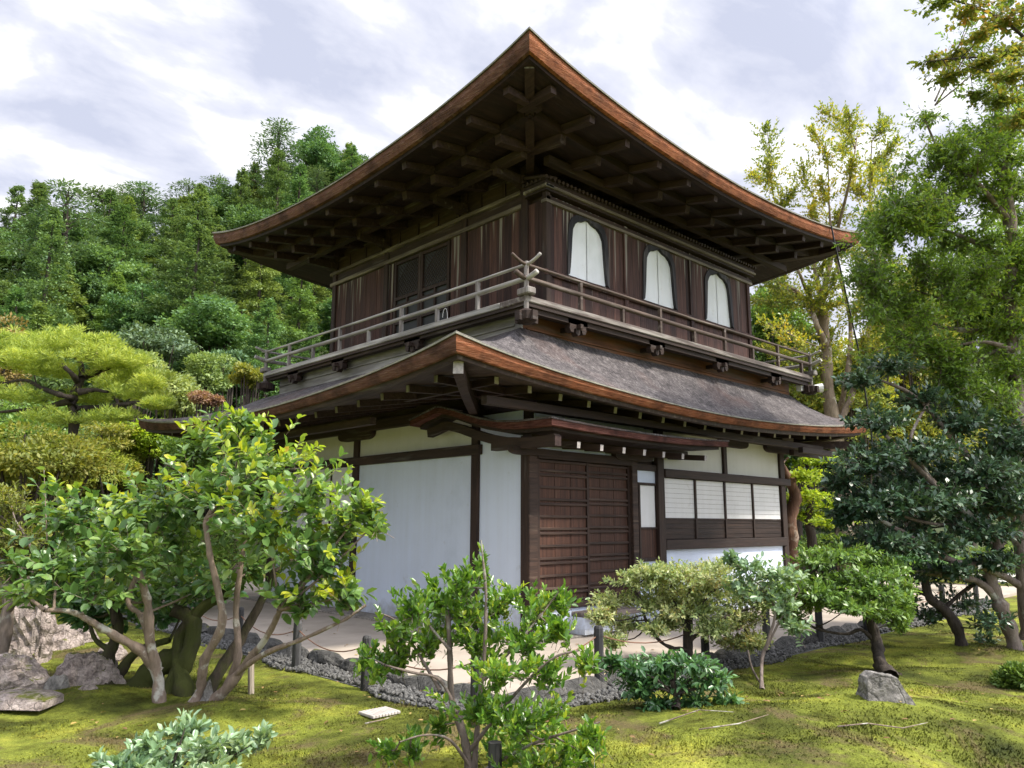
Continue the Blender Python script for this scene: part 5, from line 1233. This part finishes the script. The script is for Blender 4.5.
# shrub at the left edge
b = at(-4, 660, 7.6); b[2] = 0; root = start('leafy_tree', b, 'thin-leaved yellow-green tree cut by the left edge, its trunk beside the pink rocks', 'tree'); P = Plant(53)
st = P.limb([b, at(4, 640, 7.6), at(8, 600, 7.6), at(2, 560, 7.6)], .07, .04, 9); s2 = P.limb([at(6, 615, 7.6), at(22, 590, 7.5), at(34, 560, 7.5), at(22, 530, 7.5)], .03, .012, 7)
for (x, y, rx, ry) in [(10, 500, 36, 22), (26, 535, 30, 20), (-10, 540, 40, 26), (8, 565, 34, 16), (-30, 500, 40, 30)]:
    c, rd = ell(x, y, 7.6, rx, ry); P.branchlets(st+s2, [c], .012, .005); P.sprays(c, rd, 70, .06, per=9, tw=.2, up=.8, shell=.1)
P.mesh('crown', LF['olive'], root, .35, 6); P.wood.build('trunk', M['bk_grey'], root, smooth=True)
# bottom-left shrub
b = at(165, 800, 4.85); b[2] = gz(b[0], b[1]); root = start('shrub', b, 'low pale green shrub with upright leaf sprays at the bottom left', 'shrub'); P = Plant(54)
stm = []
for (x, y) in [(130, 760), (160, 740), (200, 735), (230, 745), (185, 720), (110, 768), (215, 765), (150, 770), (250, 738), (178, 735)]: stm += P.limb([b, at((165+x)/2, (800+y)/2, 4.85), at(x, y+8, 4.8+.25*P.r.normal()*.5)], .010, .004, 6, .02)
for (x, y, rx, ry) in [(120, 762, 26, 12), (150, 742, 24, 12), (185, 726, 26, 10), (205, 745, 26, 14), (235, 742, 28, 9), (170, 768, 40, 16), (215, 770, 26, 12), (100, 772, 16, 8), (262, 734, 12, 5), (150, 765, 30, 14)]:
    c, rd = ell(x, y, 4.8+P.r.normal()*.12, rx, ry); P.sprays(c, rd, int(6+rx*.45), .066, per=12, tw=.15, up=.9, spread=.85, shell=.1, nrm=.6, woodr=.0016)
P.mesh('crown', LF['bluegreen'], root, .46, 6); P.wood.build('trunk', M['bk_dark'], root, smooth=True)
# middle shrub
b = at(470, 800, 4.9); b[2] = gz(b[0], b[1]); root = start('shrub', b, 'upright bright green shrub in the bottom centre, in front of the white wall', 'shrub'); P = Plant(55); D = 4.85
def LM2(pts, r0, r1): return P.limb([at(x, y, D+dd) for x, y, dd in pts], r0, r1, 8, .02, 4)
T = LM2([(470, 805, 0), (468, 760, 0), (462, 730, 0), (452, 700, .05), (450, 660, .05), (448, 610, .05)], .030, .014)
T += LM2([(474, 770, 0), (478, 720, 0), (484, 660, -.05), (486, 600, -.05), (483, 560, -.05), (481, 540, -.05)], .020, .004)
T += LM2([(456, 712, 0), (440, 680, 0), (410, 672, -.05), (385, 665, -.1)], .014, .005); T += LM2([(470, 750, 0), (510, 700, -.1), (550, 660, -.2), (580, 650, -.2)], .014, .005)
T += LM2([(484, 680, 0), (520, 640, 0), (545, 610, .05), (560, 590, .05)], .012, .004); T += LM2([(450, 650, 0), (425, 620, 0), (412, 595, 0)], .011, .004)
T += LM2([(472, 770, 0), (450, 740, -.1), (425, 735, -.15), (400, 742, -.2)], .011, .004); T += LM2([(475, 775, 0), (530, 745, -.15), (575, 730, -.25), (600, 722, -.25)], .012, .004)
T += LM2([(440, 690, 0), (410, 640, .1), (395, 620, .1), (375, 612, .1)], .011, .004)
cl = [(440, 590, 26, 20), (415, 600, 22, 16), (470, 600, 28, 22), (500, 595, 28, 22), (535, 600, 28, 16), (560, 596, 20, 10), (395, 622, 22, 14), (430, 630, 34, 22), (480, 635, 36, 22), (525, 630, 34, 20), (380, 660, 24, 12), (365, 652, 12, 9), (400, 650, 24, 14), (500, 665, 40, 14), (545, 665, 34, 12), (585, 655, 16, 7), (480, 700, 40, 16), (520, 710, 46, 20), (560, 735, 40, 16), (500, 740, 44, 22), (595, 728, 14, 7), (440, 720, 14, 8), (412, 742, 22, 9), (540, 755, 50, 16), (390, 745, 14, 7), (482, 560, 8, 16), (580, 745, 24, 10), (560, 620, 18, 10), (462, 575, 20, 14)]
for (x, y, rx, ry) in cl:
    c, rd = ell(x, y, D+P.r.normal()*.16, rx, ry); rd = (rd[0]*1.25, rd[0]*1.1, rd[2]*1.15); P.branchlets(T, [c+np.array([0, 0, -rd[2]*.5])], .006, .003)
    P.sprays(c, rd, int(8+rx*ry*.034), .047, per=15, tw=.19, up=1.1, spread=.7, shell=.05, nrm=.5, sv=.35, woodr=.0018)
P.mesh('crown', LF['bright'], root, .50, 6); P.wood.build('trunk', M['bk_grey'], root, smooth=True)
# variegated azalea
D = 8.35; b = gp(690, 668); b[2] = 0; root = start('azalea_tree', b, 'variegated pale azalea with dark crooked stems in front of the paper screens', 'shrub'); P = Plant(56)
T = []
for pts in [[(690, 668), (688, 640), (684, 618), (690, 590)], [(688, 650), (665, 645), (648, 625), (640, 600), (632, 588)], [(686, 625), (675, 605), (670, 590)], [(688, 622), (702, 602), (715, 590), (730, 585)], [(690, 640), (720, 620), (745, 610)]]: T += P.limb([at(x, y, D) for x, y in pts], .04 if pts[0][1] > 660 else .024, .012, 8, .03)
for (x, y, rx, ry) in [(640, 580, 34, 12), (675, 572, 34, 12), (710, 578, 34, 14), (742, 592, 30, 16), (612, 600, 24, 12), (655, 600, 30, 12), (700, 602, 36, 14), (740, 618, 28, 16), (625, 622, 22, 12), (612, 640, 16, 10), (670, 622, 22, 8), (735, 640, 24, 12), (655, 628, 18, 8), (715, 628, 26, 12), (762, 600, 16, 14), (690, 588, 50, 14), (650, 570, 28, 10), (600, 615, 14, 14), (720, 566, 26, 9), (680, 610, 40, 12), (752, 640, 18, 14)]:
    c, rd = ell(x, y, D+P.r.normal()*.2, rx, ry); P.branchlets(T, [c], .010, .004); P.sprays(c, rd, int(34+rx*ry*.24), .050, per=8, tw=.12, up=.5, spread=1.0, shell=.25, flat=.3, woodr=.0018)
P.mesh('crown', LF['varieg'], root, .42, 4, .1); P.wood.build('trunk', M['bk_dark'], root, smooth=True)
# low dark green shrub
D = 6.3; b = gp(676, 724); b[2] = gz(b[0], b[1]); root = start('shrub', b, 'low spreading dark green shrub on one short trunk, right of the middle shrub', 'shrub'); P = Plant(57)
T = P.limb([b, at(677, 700, D), at(672, 680, D)], .035, .02, 8); 
for x, y in [(640, 672), (705, 672), (650, 690), (715, 690), (675, 665)]: T += P.limb([at(675, 695, D), at((675+x)/2, (688+y)/2, D), at(x, y, D)], .014, .006, 6)
for (x, y, rx, ry) in [(630, 668, 26, 10), (660, 660, 30, 9), (695, 662, 30, 9), (640, 685, 30, 10), (680, 682, 34, 10), (715, 678, 26, 10), (660, 702, 22, 8), (700, 700, 30, 10), (730, 700, 14, 8), (655, 672, 40, 12), (612, 660, 14, 6)]:
    c, rd = ell(x, y, D+P.r.normal()*.14, rx, ry); rd = (rd[0], rd[0], rd[2]); P.sprays(c, rd, int(12+rx*ry*.07), .070, per=8, tw=.17, up=.3, spread=.9, droop=.35, shell=.1, flat=.4)
P.mesh('crown', LF['darkgreen'], root, .42, 6); P.wood.build('trunk', M['bk_dark'], root, smooth=True)
# thin sapling with glossy leaves above the azalea's right end
D = 7.9; b = gp(762, 686); b[2] = gz(b[0], b[1]); root = start('sapling', b, 'thin forked pale-stemmed sapling right of the azalea, glossy leaves at its top', 'tree'); P = Plant(58)
T = P.limb([b, at(762, 660, D), at(770, 635, D), at(775, 612, D), at(768, 590, D)], .022, .010, 7, .03)+P.limb([at(762, 686, D), at(752, 668, D), at(748, 650, D)], .014, .006, 6)+P.limb([at(766, 650, D), at(780, 620, D), at(790, 606, D), at(800, 590, D)], .012, .005, 6)
for (x, y, rx, ry) in [(745, 565, 22, 9), (770, 572, 22, 12), (760, 592, 26, 12), (785, 600, 22, 16), (740, 585, 16, 12), (790, 575, 20, 12), (795, 625, 16, 12), (730, 556, 8, 5)]:
    c, rd = ell(x, y, D, rx, ry); P.branchlets(T, [c], .007, .003); P.sprays(c, rd, int(12+rx*ry*.055), .07, per=7, tw=.13, spread=1, shell=.2)
P.mesh('crown', LF['bluegreen'], root, .5, 6); P.wood.build('trunk', M['bk_grey'], root, smooth=True)
# bent small tree
D = 8.5; b = gp(890, 678); b[2] = gz(b[0], b[1]); root = start('bent_tree', b, 'small leaning tree with bent dark trunk and flat green crown, right of the azalea', 'tree'); P = Plant(59)
T = P.limb([b, at(880, 662, 8.3), at(876, 640, D), at(868, 615, D), at(858, 592, D)], .075, .04, 9, .02); T += P.limb([at(877, 645, D), at(862, 630, D), at(845, 634, D), at(815, 628, D-.1), at(792, 612, D-.1)], .024, .010, 7, .02); T += P.limb([at(862, 600, D), at(845, 580, D), at(815, 570, D)], .02, .01, 6); T += P.limb([at(860, 598, D), at(878, 585, D), at(895, 575, D)], .018, .008, 6)
P.limb([at(893, 682, 8.2), at(882, 668, 8.2), at(884, 660, 8.2)], .11, .06, 8, .03)
for (x, y, rx, ry) in [(820, 560, 32, 10), (855, 556, 32, 10), (885, 566, 24, 12), (800, 578, 26, 13), (838, 580, 34, 13), (872, 590, 32, 13), (808, 600, 26, 14), (790, 615, 18, 14), (850, 606, 30, 10), (895, 600, 20, 14), (905, 612, 10, 10), (782, 590, 16, 12), (900, 622, 12, 12), (835, 598, 40, 12), (840, 552, 40, 9), (870, 575, 36, 12), (815, 590, 34, 14), (880, 610, 24, 14), (905, 590, 14, 12)]:
    c, rd = ell(x, y, D+P.r.normal()*.25, rx, ry); P.branchlets(T, [c], .010, .004); P.sprays(c, rd, int(24+rx*ry*.16), .064, per=8, tw=.14, up=.4, spread=1, shell=.25, flat=.25)
P.mesh('crown', LF['mid'], root, .42, 4, .1); P.wood.build('trunk', M['bk_dark'], root, smooth=True)
# far small contorted tree with a horizontal branch
D = 11.2; b = gp(962, 650, 0); D = float((b-CAM)@F0); root = start('contorted_tree', b, 'contorted small tree with a long horizontal branch over the far fence posts', 'tree'); P = Plant(60)
T = P.limb([b, at(958, 630, D), at(945, 610, D), at(930, 598, D), at(925, 580, D)], .075, .045, 8, .02); T += P.limb([at(930, 596, D), at(905, 588, D+.1), at(880, 590, D+.2), at(862, 582, D+.2)], .035, .02, 7, .03); T += P.limb([at(945, 608, D), at(965, 590, D), at(985, 580, D)], .03, .015, 6)
for (x, y, rx, ry) in [(900, 602, 24, 12), (930, 612, 20, 12), (960, 600, 26, 16), (990, 620, 22, 16), (880, 612, 14, 12), (925, 575, 30, 12), (975, 575, 30, 14), (985, 640, 16, 12)]:
    c, rd = ell(x, y, D+P.r.normal()*.3, rx, ry); P.branchlets(T, [c], .012, .005); P.sprays(c, rd, int(12+rx*ry*.08), .075, per=8, tw=.16, spread=1, shell=.2, droop=.3)
P.mesh('crown', LF['deep'], root, .45, 4, .1); P.wood.build('trunk', M['bk_dark'], root, smooth=True)
# big dark camellia, right
D = 9.6; b = gp(1016, 662, 0); root = start('camellia_tree', b, 'large dark camellia tree with many crooked limbs at the right', 'tree'); P = Plant(61)
T = []
for pts, r0, r1 in [([(1018, 662, 0), (1010, 630, 0), (998, 600, 0), (990, 575, 0), (1000, 540, 0)], .10, .06), ([(1040, 665, 0), (1030, 620, 0), (1024, 585, 0), (1020, 540, 0)], .10, .06), ([(996, 598, 0), (975, 580, -.1), (940, 575, -.2), (905, 568, -.4), (870, 548, -.6)], .05, .02), ([(1020, 585, 0), (985, 568, -.1), (950, 560, -.3), (915, 540, -.5), (880, 520, -.6), (840, 505, -.6)], .05, .02),
    ([(1002, 545, 0), (975, 520, 0), (940, 490, -.3), (905, 455, -.4), (880, 430, -.4)], .055, .02), ([(1020, 545, 0), (990, 500, .1), (970, 460, .1), (940, 420, .2), (905, 395, .2)], .06, .02), ([(940, 490, -.2), (925, 470, -.3), (910, 440, -.2), (930, 400, .1)], .03, .015), ([(1022, 540, 0), (1000, 480, .1), (1010, 430, .2)], .05, .02), ([(975, 520, 0), (945, 525, -.2), (900, 515, -.5), (870, 490, -.6)], .03, .012), ([(960, 450, 0), (920, 400, .1), (880, 380, .1), (850, 372, .1)], .03, .01)]: T += P.limb([at(x, y, D+dd) for x, y, dd in pts], r0, r1, 9, .03, 5)
for (x, y, dd, rx, ry) in [(880, 420, -.4, 34, 16), (920, 450, -.4, 40, 20), (870, 460, -.6, 40, 22), (900, 500, -.6, 46, 22), (865, 505, -.7, 34, 22), (840, 480, -.6, 22, 16), (940, 500, -.5, 40, 20), (880, 540, -.6, 44, 18), (930, 545, -.5, 46, 16), (980, 470, -.2, 40, 22), (1010, 500, -.2, 36, 24), (985, 530, -.3, 40, 18), (1010, 440, 0, 36, 24), (960, 420, 0, 34, 20), (860, 380, 0, 26, 12), (890, 365, .1, 34, 12), (840, 515, -.6, 16, 14), (920, 400, .2, 30, 14), (1000, 560, -.2, 30, 12), (950, 570, -.4, 30, 8), (900, 480, .5, 60, 30), (960, 500, .6, 60, 34), (1020, 480, .6, 50, 36), (900, 530, .5, 50, 24)]:
    c, rd = ell(x, y, D+dd, rx, ry); rd = (rd[0], rd[0], rd[2]); P.branchlets(T, [c], .016, .006); P.sprays(c, rd, int(22+rx*ry*.13), .085, per=8, tw=.17, up=.3, spread=1, shell=.25, flat=.2, wn=3, nrm=.9)
P.mesh('crown', LF['deep'], root, .5, 4, .12); P.wood.build('trunk', M['bk_grey'], root, smooth=True)
# evergreen oak, upper right
D = 10.6; b = at(1030, 630, D); b[2] = 0; root = start('evergreen_oak', b, 'tall evergreen tree with grey lichened trunk at the right edge, crown above the dark camellia', 'tree'); P = Plant(62)
T = P.limb([b, at(1024, 560, D), at(1018, 440, D), at(1012, 330, D), at(1010, 220, D), at(1000, 150, D)], .14, .06, 10, .02, 5)
for pts in [[(1016, 400), (985, 395), (950, 398), (920, 392)], [(1014, 350), (985, 342), (960, 345)], [(1012, 300), (980, 290), (950, 300), (915, 290)], [(1010, 260), (970, 240), (930, 225), (890, 210)], [(1008, 220), (975, 180), (945, 160), (925, 120)], [(1010, 330), (960, 330), (920, 320), (880, 300)], [(1012, 380), (1000, 350), (960, 370), (930, 350)]]: T += P.limb([at(x, y, D+P.r.normal()*.3) for x, y in pts], .045, .012, 7, .04, 4)
gt = [Vector(q) for q in T[10:]]
for (x, y, dd, rx, ry) in [(990, 150, 0, 40, 20), (950, 185, 0, 34, 18), (1010, 195, .3, 34, 24), (905, 215, -.2, 26, 12), (945, 225, -.2, 40, 18), (990, 240, 0, 40, 22), (900, 255, -.3, 36, 16), (945, 270, -.3, 42, 18), (875, 285, -.4, 26, 12), (915, 300, -.4, 40, 18), (965, 310, -.2, 44, 20), (1010, 290, .2, 32, 26), (900, 335, -.4, 34, 14), (940, 350, -.3, 40, 16), (985, 360, -.1, 38, 18), (1015, 350, .2, 26, 20), (930, 150, 0, 20, 8), (915, 185, 0, 18, 8), (870, 320, -.3, 16, 10), (1015, 400, .2, 26, 20), (975, 395, .1, 30, 12), (940, 200, .8, 46, 30), (980, 280, .8, 60, 40), (920, 310, .7, 50, 30), (885, 240, -.2, 16, 6), (955, 375, -.5, 34, 12), (860, 265, -.4, 12, 6), (1010, 120, .2, 28, 16), (960, 130, .2, 26, 14), (1015, 160, -.2, 26, 20), (975, 205, -.3, 34, 16), (1020, 240, -.2, 24, 24), (925, 200, .2, 24, 12), (1020, 300, -.3, 22, 30), (890, 310, .2, 24, 12), (960, 160, .3, 30, 16), (1015, 60, .5, 30, 30), (1010, 10, .5, 30, 30), (870, 240, -.1, 16, 8), (945, 400, 0, 30, 10), (1010, 380, -.3, 30, 16)]:
    for q_ in range(4):
        tg = Vector(at(x+P.r.normal()*rx*.55, y+P.r.normal()*ry*.6, D+dd+P.r.normal()*.35)); o = min(gt, key=lambda q: (q-tg).length); o = o.lerp(tg, .12)
        bough(P, o, tg, .42, 34+int(rx*ry*.02), .074, per=9, tw=.32, sag=.05, r0=.014, k=5, up=.15, droop=.2, spread=.9, woodr=.0022)
P.mesh('crown', LF['oak'], root, .42, 4, .1); P.wood.build('trunk', M['bk_grey'], root, smooth=True)
# overhanging maple, top right (trunk stands outside the picture)
D = 9.0; b = at(1160, 660, D); b[2] = 0; root = start('maple_tree', b, 'maple branches with red-tipped leaves hanging into the top right corner', 'tree'); P = Plant(63)
T = P.limb([b, at(1150, 450, D), at(1130, 200, D), at(1100, 60, D), at(1090, -60, D)], .13, .06, 9, .02, 5)
T += P.limb([at(1100, 60, D), at(1060, 52, D), at(1010, 56, D), at(960, 58, D), at(925, 62, D)], .03, .007, 6, .02, 5); T += P.limb([at(1110, 100, D), at(1040, 50, D), at(1005, 22, D), at(970, 5, D), at(930, -5, D)], .035, .01, 6, .02, 5); T += P.limb([at(1100, 30, D), at(1050, -10, D), at(980, -30, D)], .03, .01, 6, .02, 4)
for (x, y, rx, ry) in [(930, 62, 18, 8), (955, 55, 26, 12), (985, 62, 28, 14), (950, 75, 28, 10), (1010, 75, 26, 16), (940, 2, 26, 8), (970, 10, 30, 12), (1005, 20, 30, 18), (980, 35, 24, 8), (1015, 50, 24, 14), (1000, 100, 24, 16), (1020, 120, 20, 14), (975, 95, 18, 8), (1040, 10, 30, 20), (1040, 70, 30, 30), (990, -20, 50, 16), (1060, 120, 30, 30), (1120, 60, 70, 50), (1080, -60, 80, 50), (1180, 0, 90, 60), (1150, -120, 90, 60), (1100, 200, 50, 40), (1220, 120, 80, 60)]:
    c, rd = ell(x, y, D+P.r.normal()*.3, rx, ry); rd = (rd[0], rd[0]*1.3, rd[2]*.8); P.branchlets(T, [c], .008, .003); P.sprays(c, rd, int(14+rx*ry*.14), .058, per=7, tw=.16, up=.0, droop=.2, spread=1.1, shell=.0, flat=.5, nrm=1.2, woodr=.0015)
P.mesh('crown', LF['mapletop'], root, .75, 4, .05); P.wood.build('trunk', M['bk_dark'], root, smooth=True)
# tall golden tree with peeling trunk behind the right end of the pavilion
D = 19.0; b = at(848, 575, D); b[2] = 0; root = start('golden_tree', b, 'tall pale-trunked tree with thin golden-green crown behind the right roof tips', 'tree'); P = Plant(64)
T = P.limb([b, at(846, 540, D), at(842, 490, D), at(836, 440, D), at(828, 390, D), at(826, 350, D), at(822, 300, D)], .27, .11, 11, .02, 5)
for pts, r0 in [([(836, 430), (850, 400), (862, 360), (872, 310), (876, 270), (890, 220)], .11), ([(838, 420), (848, 370), (850, 320), (838, 270), (830, 220), (828, 160)], .09), ([(826, 345), (815, 320), (808, 295), (798, 270), (780, 230), (770, 170)], .08), ([(822, 300), (812, 250), (815, 200)], .08), ([(822, 300), (835, 240), (850, 180), (858, 130)], .08), ([(806, 300), (795, 290), (780, 285)], .07), ([(862, 360), (880, 340), (895, 300)], .06), ([(876, 270), (870, 200), (872, 140)], .05)]: T += P.limb([at(x, y, D+P.r.normal()*.4) for x, y in pts], r0, .012, 7, .03, 4)
gt = [Vector(q) for q in T[8:]]
for (x, y, rx, ry) in [(766, 125, 4, 8), (775, 160, 4, 8), (752, 172, 4, 8), (790, 190, 8, 12), (812, 130, 4, 8), (826, 110, 4, 8), (835, 150, 4, 8), (858, 112, 4, 8), (850, 160, 4, 8), (884, 120, 4, 8), (896, 140, 4, 8), (872, 170, 4, 8), (905, 175, 4, 8), (770, 230, 4, 8), (760, 265, 4, 8), (800, 230, 4, 8), (812, 205, 4, 8), (830, 235, 4, 8), (845, 210, 4, 8), (865, 215, 4, 8), (885, 200, 4, 8), (905, 220, 4, 8), (890, 250, 4, 8), (860, 255, 4, 8), (835, 275, 4, 8), (775, 290, 4, 8), (762, 320, 4, 8), (790, 330, 4, 8), (810, 305, 4, 8), (800, 360, 4, 8), (770, 350, 4, 8), (830, 330, 4, 8), (860, 300, 4, 8), (890, 290, 4, 8), (910, 310, 4, 8), (880, 340, 4, 8), (905, 360, 4, 8), (885, 390, 4, 8), (860, 370, 4, 8), (900, 420, 4, 8), (870, 420, 4, 8), (920, 270, 4, 8), (785, 260, 4, 8), (755, 300, 4, 8), (790, 380, 4, 8), (815, 345, 4, 8), (925, 340, 4, 8), (848, 240, 4, 8), (820, 260, 4, 8), (874, 235, 4, 8), (760, 215, 4, 8), (782, 205, 4, 8), (800, 255, 4, 8), (775, 250, 4, 8), (765, 285, 4, 8), (812, 285, 4, 8), (838, 300, 4, 8), (858, 335, 4, 8), (875, 315, 4, 8), (895, 265, 4, 8), (820, 180, 4, 8), (850, 185, 4, 8), (885, 165, 4, 8), (805, 165, 4, 8), (770, 380, 4, 8), (760, 345, 4, 8), (842, 355, 4, 8), (892, 325, 4, 8)]:
    tg = Vector(at(x+P.r.normal()*3, y, D+P.r.normal()*.9)); o = min(gt, key=lambda q: (q-tg).length+(2.5 if q.z > tg.z-.3 else 0)); o = o.lerp(tg, .05)
    bough(P, o, tg, .52, 74, .090, per=9, tw=.34, sag=-.02, r0=.022, up=.6, droop=.0, spread=.85, woodr=.003)
P.mesh('crown', LF['golden'], root, .5, 4, .08); P.wood.build('trunk', M['bk_peel'], root, smooth=True)
# lime maple right of the pavilion, and a leaning trunk
D = 17; b = at(812, 560, D); b[2] = 0; root = start('maple_tree', b, 'lime green layered maple seen between the pavilion wall and the pale trunk', 'tree'); P = Plant(65)
T = P.limb([b, at(812, 540, D), at(808, 520, D), at(815, 490, D)], .14, .06, 8)
for (x, y, rx, ry) in [(800, 475, 26, 7), (825, 480, 26, 7), (805, 495, 28, 7), (830, 505, 24, 8), (805, 515, 26, 7), (790, 462, 24, 6), (830, 522, 22, 6), (860, 480, 20, 10), (870, 505, 16, 10), (815, 460, 24, 6), (780, 480, 20, 10), (850, 460, 20, 6), (790, 500, 24, 7)]:
    c, rd = ell(x, y, D+P.r.normal()*.7, rx, ry); rd = (rd[0], rd[0]*1.4, rd[2]); P.branchlets(T, [c], .02, .008); P.sprays(c, rd, int(30+rx*ry*.35), .085, per=8, tw=.3, up=0, spread=1, shell=.0, flat=.7, nrm=1.3, woodr=.003)
P.mesh('crown', LF['lime'], root, .7, 4, .05); P.wood.build('trunk', M['bk_dark'], root, smooth=True)
D = 16; b = at(793, 575, D); b[2] = 0; root = start('leaning_tree', b, 'leaning red-brown trunk right beside the pavilion corner, dark leaves above', 'tree'); P = Plant(66)
T = P.limb([b, at(791, 545, D), at(790, 520, D), at(795, 495, D), at(788, 478, D), at(776, 462, D)], .17, .09, 10, .03)
for (x, y, rx, ry) in [(785, 470, 16, 8), (775, 455, 20, 10), (795, 450, 20, 8)]:
    c, rd = ell(x, y, D+.6, rx, ry); P.branchlets(T, [c], .03, .01); P.sprays(c, rd, 50, .12, per=7, tw=.25, shell=.1)
P.mesh('crown', LF['deep'], root, .5, 4, .1); M['bk_red'] = bark('red-brown bark', (.05,.03,.022), (.20,.11,.075), (.30,.24,.2), 3); P.wood.build('trunk', M['bk_red'], root, smooth=True)
# clipped bush at the right edge, low shrubs beyond the path
garden_round('clipped_bush', 1024, 682, 7.6, 24, 20, LF['clip'], 'small clipped round bush on the moss at the right edge', 14, 70, .045, 420, trunk=False, base=gp(1024, 700))
bl = [(840, 548, 19, 46, 16, 'low dark shrub behind the bent tree, beyond the path'), (905, 560, 18, 50, 16, 'low dark shrub under the dark camellia, beyond the path'), (960, 570, 20, 50, 14, 'low shrub far beyond the fence at right'), (800, 552, 21, 30, 16, 'dark shrub between the leaning trunk and the pale trunk'), (1010, 560, 22, 60, 22, 'dark shrub at the far right behind the camellia trunks')]
for i, (x, y, D, rx, ry, lab) in enumerate(bl): garden_round('shrub', x, y, D, rx, ry, LF['darkgreen' if i % 2 else 'clip'], lab, 12, 80+i, .09, 360, trunk=False)
# background foliage right
for i, (x, y, D, rx, ry, m, lab) in enumerate([(905, 330, 24, 60, 80, 'olive', 'dull olive-green tree high behind the golden tree'), (965, 300, 26, 60, 90, 'mid', 'tall green tree behind the evergreen, left of its trunk'), (1015, 290, 25, 50, 110, 'mid', 'tall green tree behind the evergreen, right of its trunk'), (850, 385, 23, 46, 50, 'golden', 'golden tree low behind the pale trunk, above the roof end'), (792, 400, 24, 34, 50, 'olive', 'olive tree just right of the pavilion above the lower roof'), (900, 440, 24, 70, 60, 'olive', 'dull olive tree behind the dark camellia at right'), (990, 400, 25, 70, 80, 'mid', 'mid green tree behind the evergreen oak trunk at the right edge'), (830, 420, 25, 50, 60, 'golden', 'golden green tree behind the pale trunk, low in the gap'), (775, 330, 27, 34, 60, 'mid', 'green tree behind the right end of the balcony'), (930, 320, 27, 60, 60, 'golden', 'yellowing tree behind the evergreen oak crown')]):
    garden_round('background_tree', x, y, D, rx, ry, LF[m], lab, 24, 90+i, .15, 520)

# moss relief: short tufts near the camera
r = np.random.default_rng(77); n = 170000
dd = 3.6+8.5*r.random(n)**1.15; ss = (r.random(n)*2-1)*.74*dd
pt = CAM[:2]+F0[None, :2]*dd[:, None]+R0[None, :2]*ss[:, None]
keep = (pt[:, 0] < -3.44+.08*np.sin(pt[:, 1]*2.3)) | (pt[:, 1] < -2.75+.06*np.sin(pt[:, 0]*2.9)); pt = pt[keep]
from mathutils import noise as mn
den = np.array([mn.fractal(Vector((p[0]*1.3, p[1]*1.3, 3.1)), 1, 2, 4) for p in pt]); keep = den+.35*r.random(len(pt)) > .02; pt = pt[keep]; den = den[keep]
n = len(pt); z = np.array([gz(p[0], p[1]) for p in pt]); hh = (.006+.010*r.random(n))*(1+np.clip(den, 0, 1)*1.2)
a = r.random(n)*6.283; w = .004+.005*r.random(n); c = np.stack([pt[:, 0], pt[:, 1], z-.003], 1); sx = np.stack([np.cos(a)*w, np.sin(a)*w, np.zeros(n)], 1); lean = np.stack([r.normal(size=n)*.008, r.normal(size=n)*.008, hh], 1)
V = np.stack([c-sx, c+sx, c+lean], 1).reshape(-1, 3); F_ = np.arange(3*n).reshape(-1, 3)
LF['tuft'] = moss_mat('moss tufts', True)
mt = mesh_np('moss_tufts', V, F_, LF['tuft'], nside=3); props(mt, 'short yellow-green moss tufts covering the garden ground', 'moss', kind='stuff')
# a few fallen leaves on the moss are left as part of the tufts' colours

# fallen leaves on the moss and path
P = Plant(99); n = 420; dd = 4.2+7*P.r.random(n); ss = (P.r.random(n)*2-1)*.72*dd
pt = CAM[:2]+F0[None, :2]*dd[:, None]+R0[None, :2]*ss[:, None]; z = np.array([gz(*q)+.02+(.045 if q[0] > -2.9 and q[1] > -2.25 else 0) for q in pt]); ok = ~((pt[:, 0] > -.9) & (pt[:, 1] > -.5)); pt = pt[ok]; z = z[ok]; n = len(z)
P.leaves_arr(np.c_[pt, z], P.dirs(n)*np.array([1, 1, .1]), np.array([0, 0, 1.])+P.dirs(n)*.25, .035*(.5+P.r.random(n)))
LF['fallen'] = leaf('fallen leaves', [(.1, (.10,.05,.025)), (.5, (.26,.16,.07)), (.8, (.42,.34,.10)), (.95, (.45,.15,.06))], .7, .1, .3)
o = P.mesh('fallen_leaves', LF['fallen'], None, .6, 6); props(o, 'small brown and yellow fallen leaves scattered over moss and path', 'fallen leaves', kind='stuff')
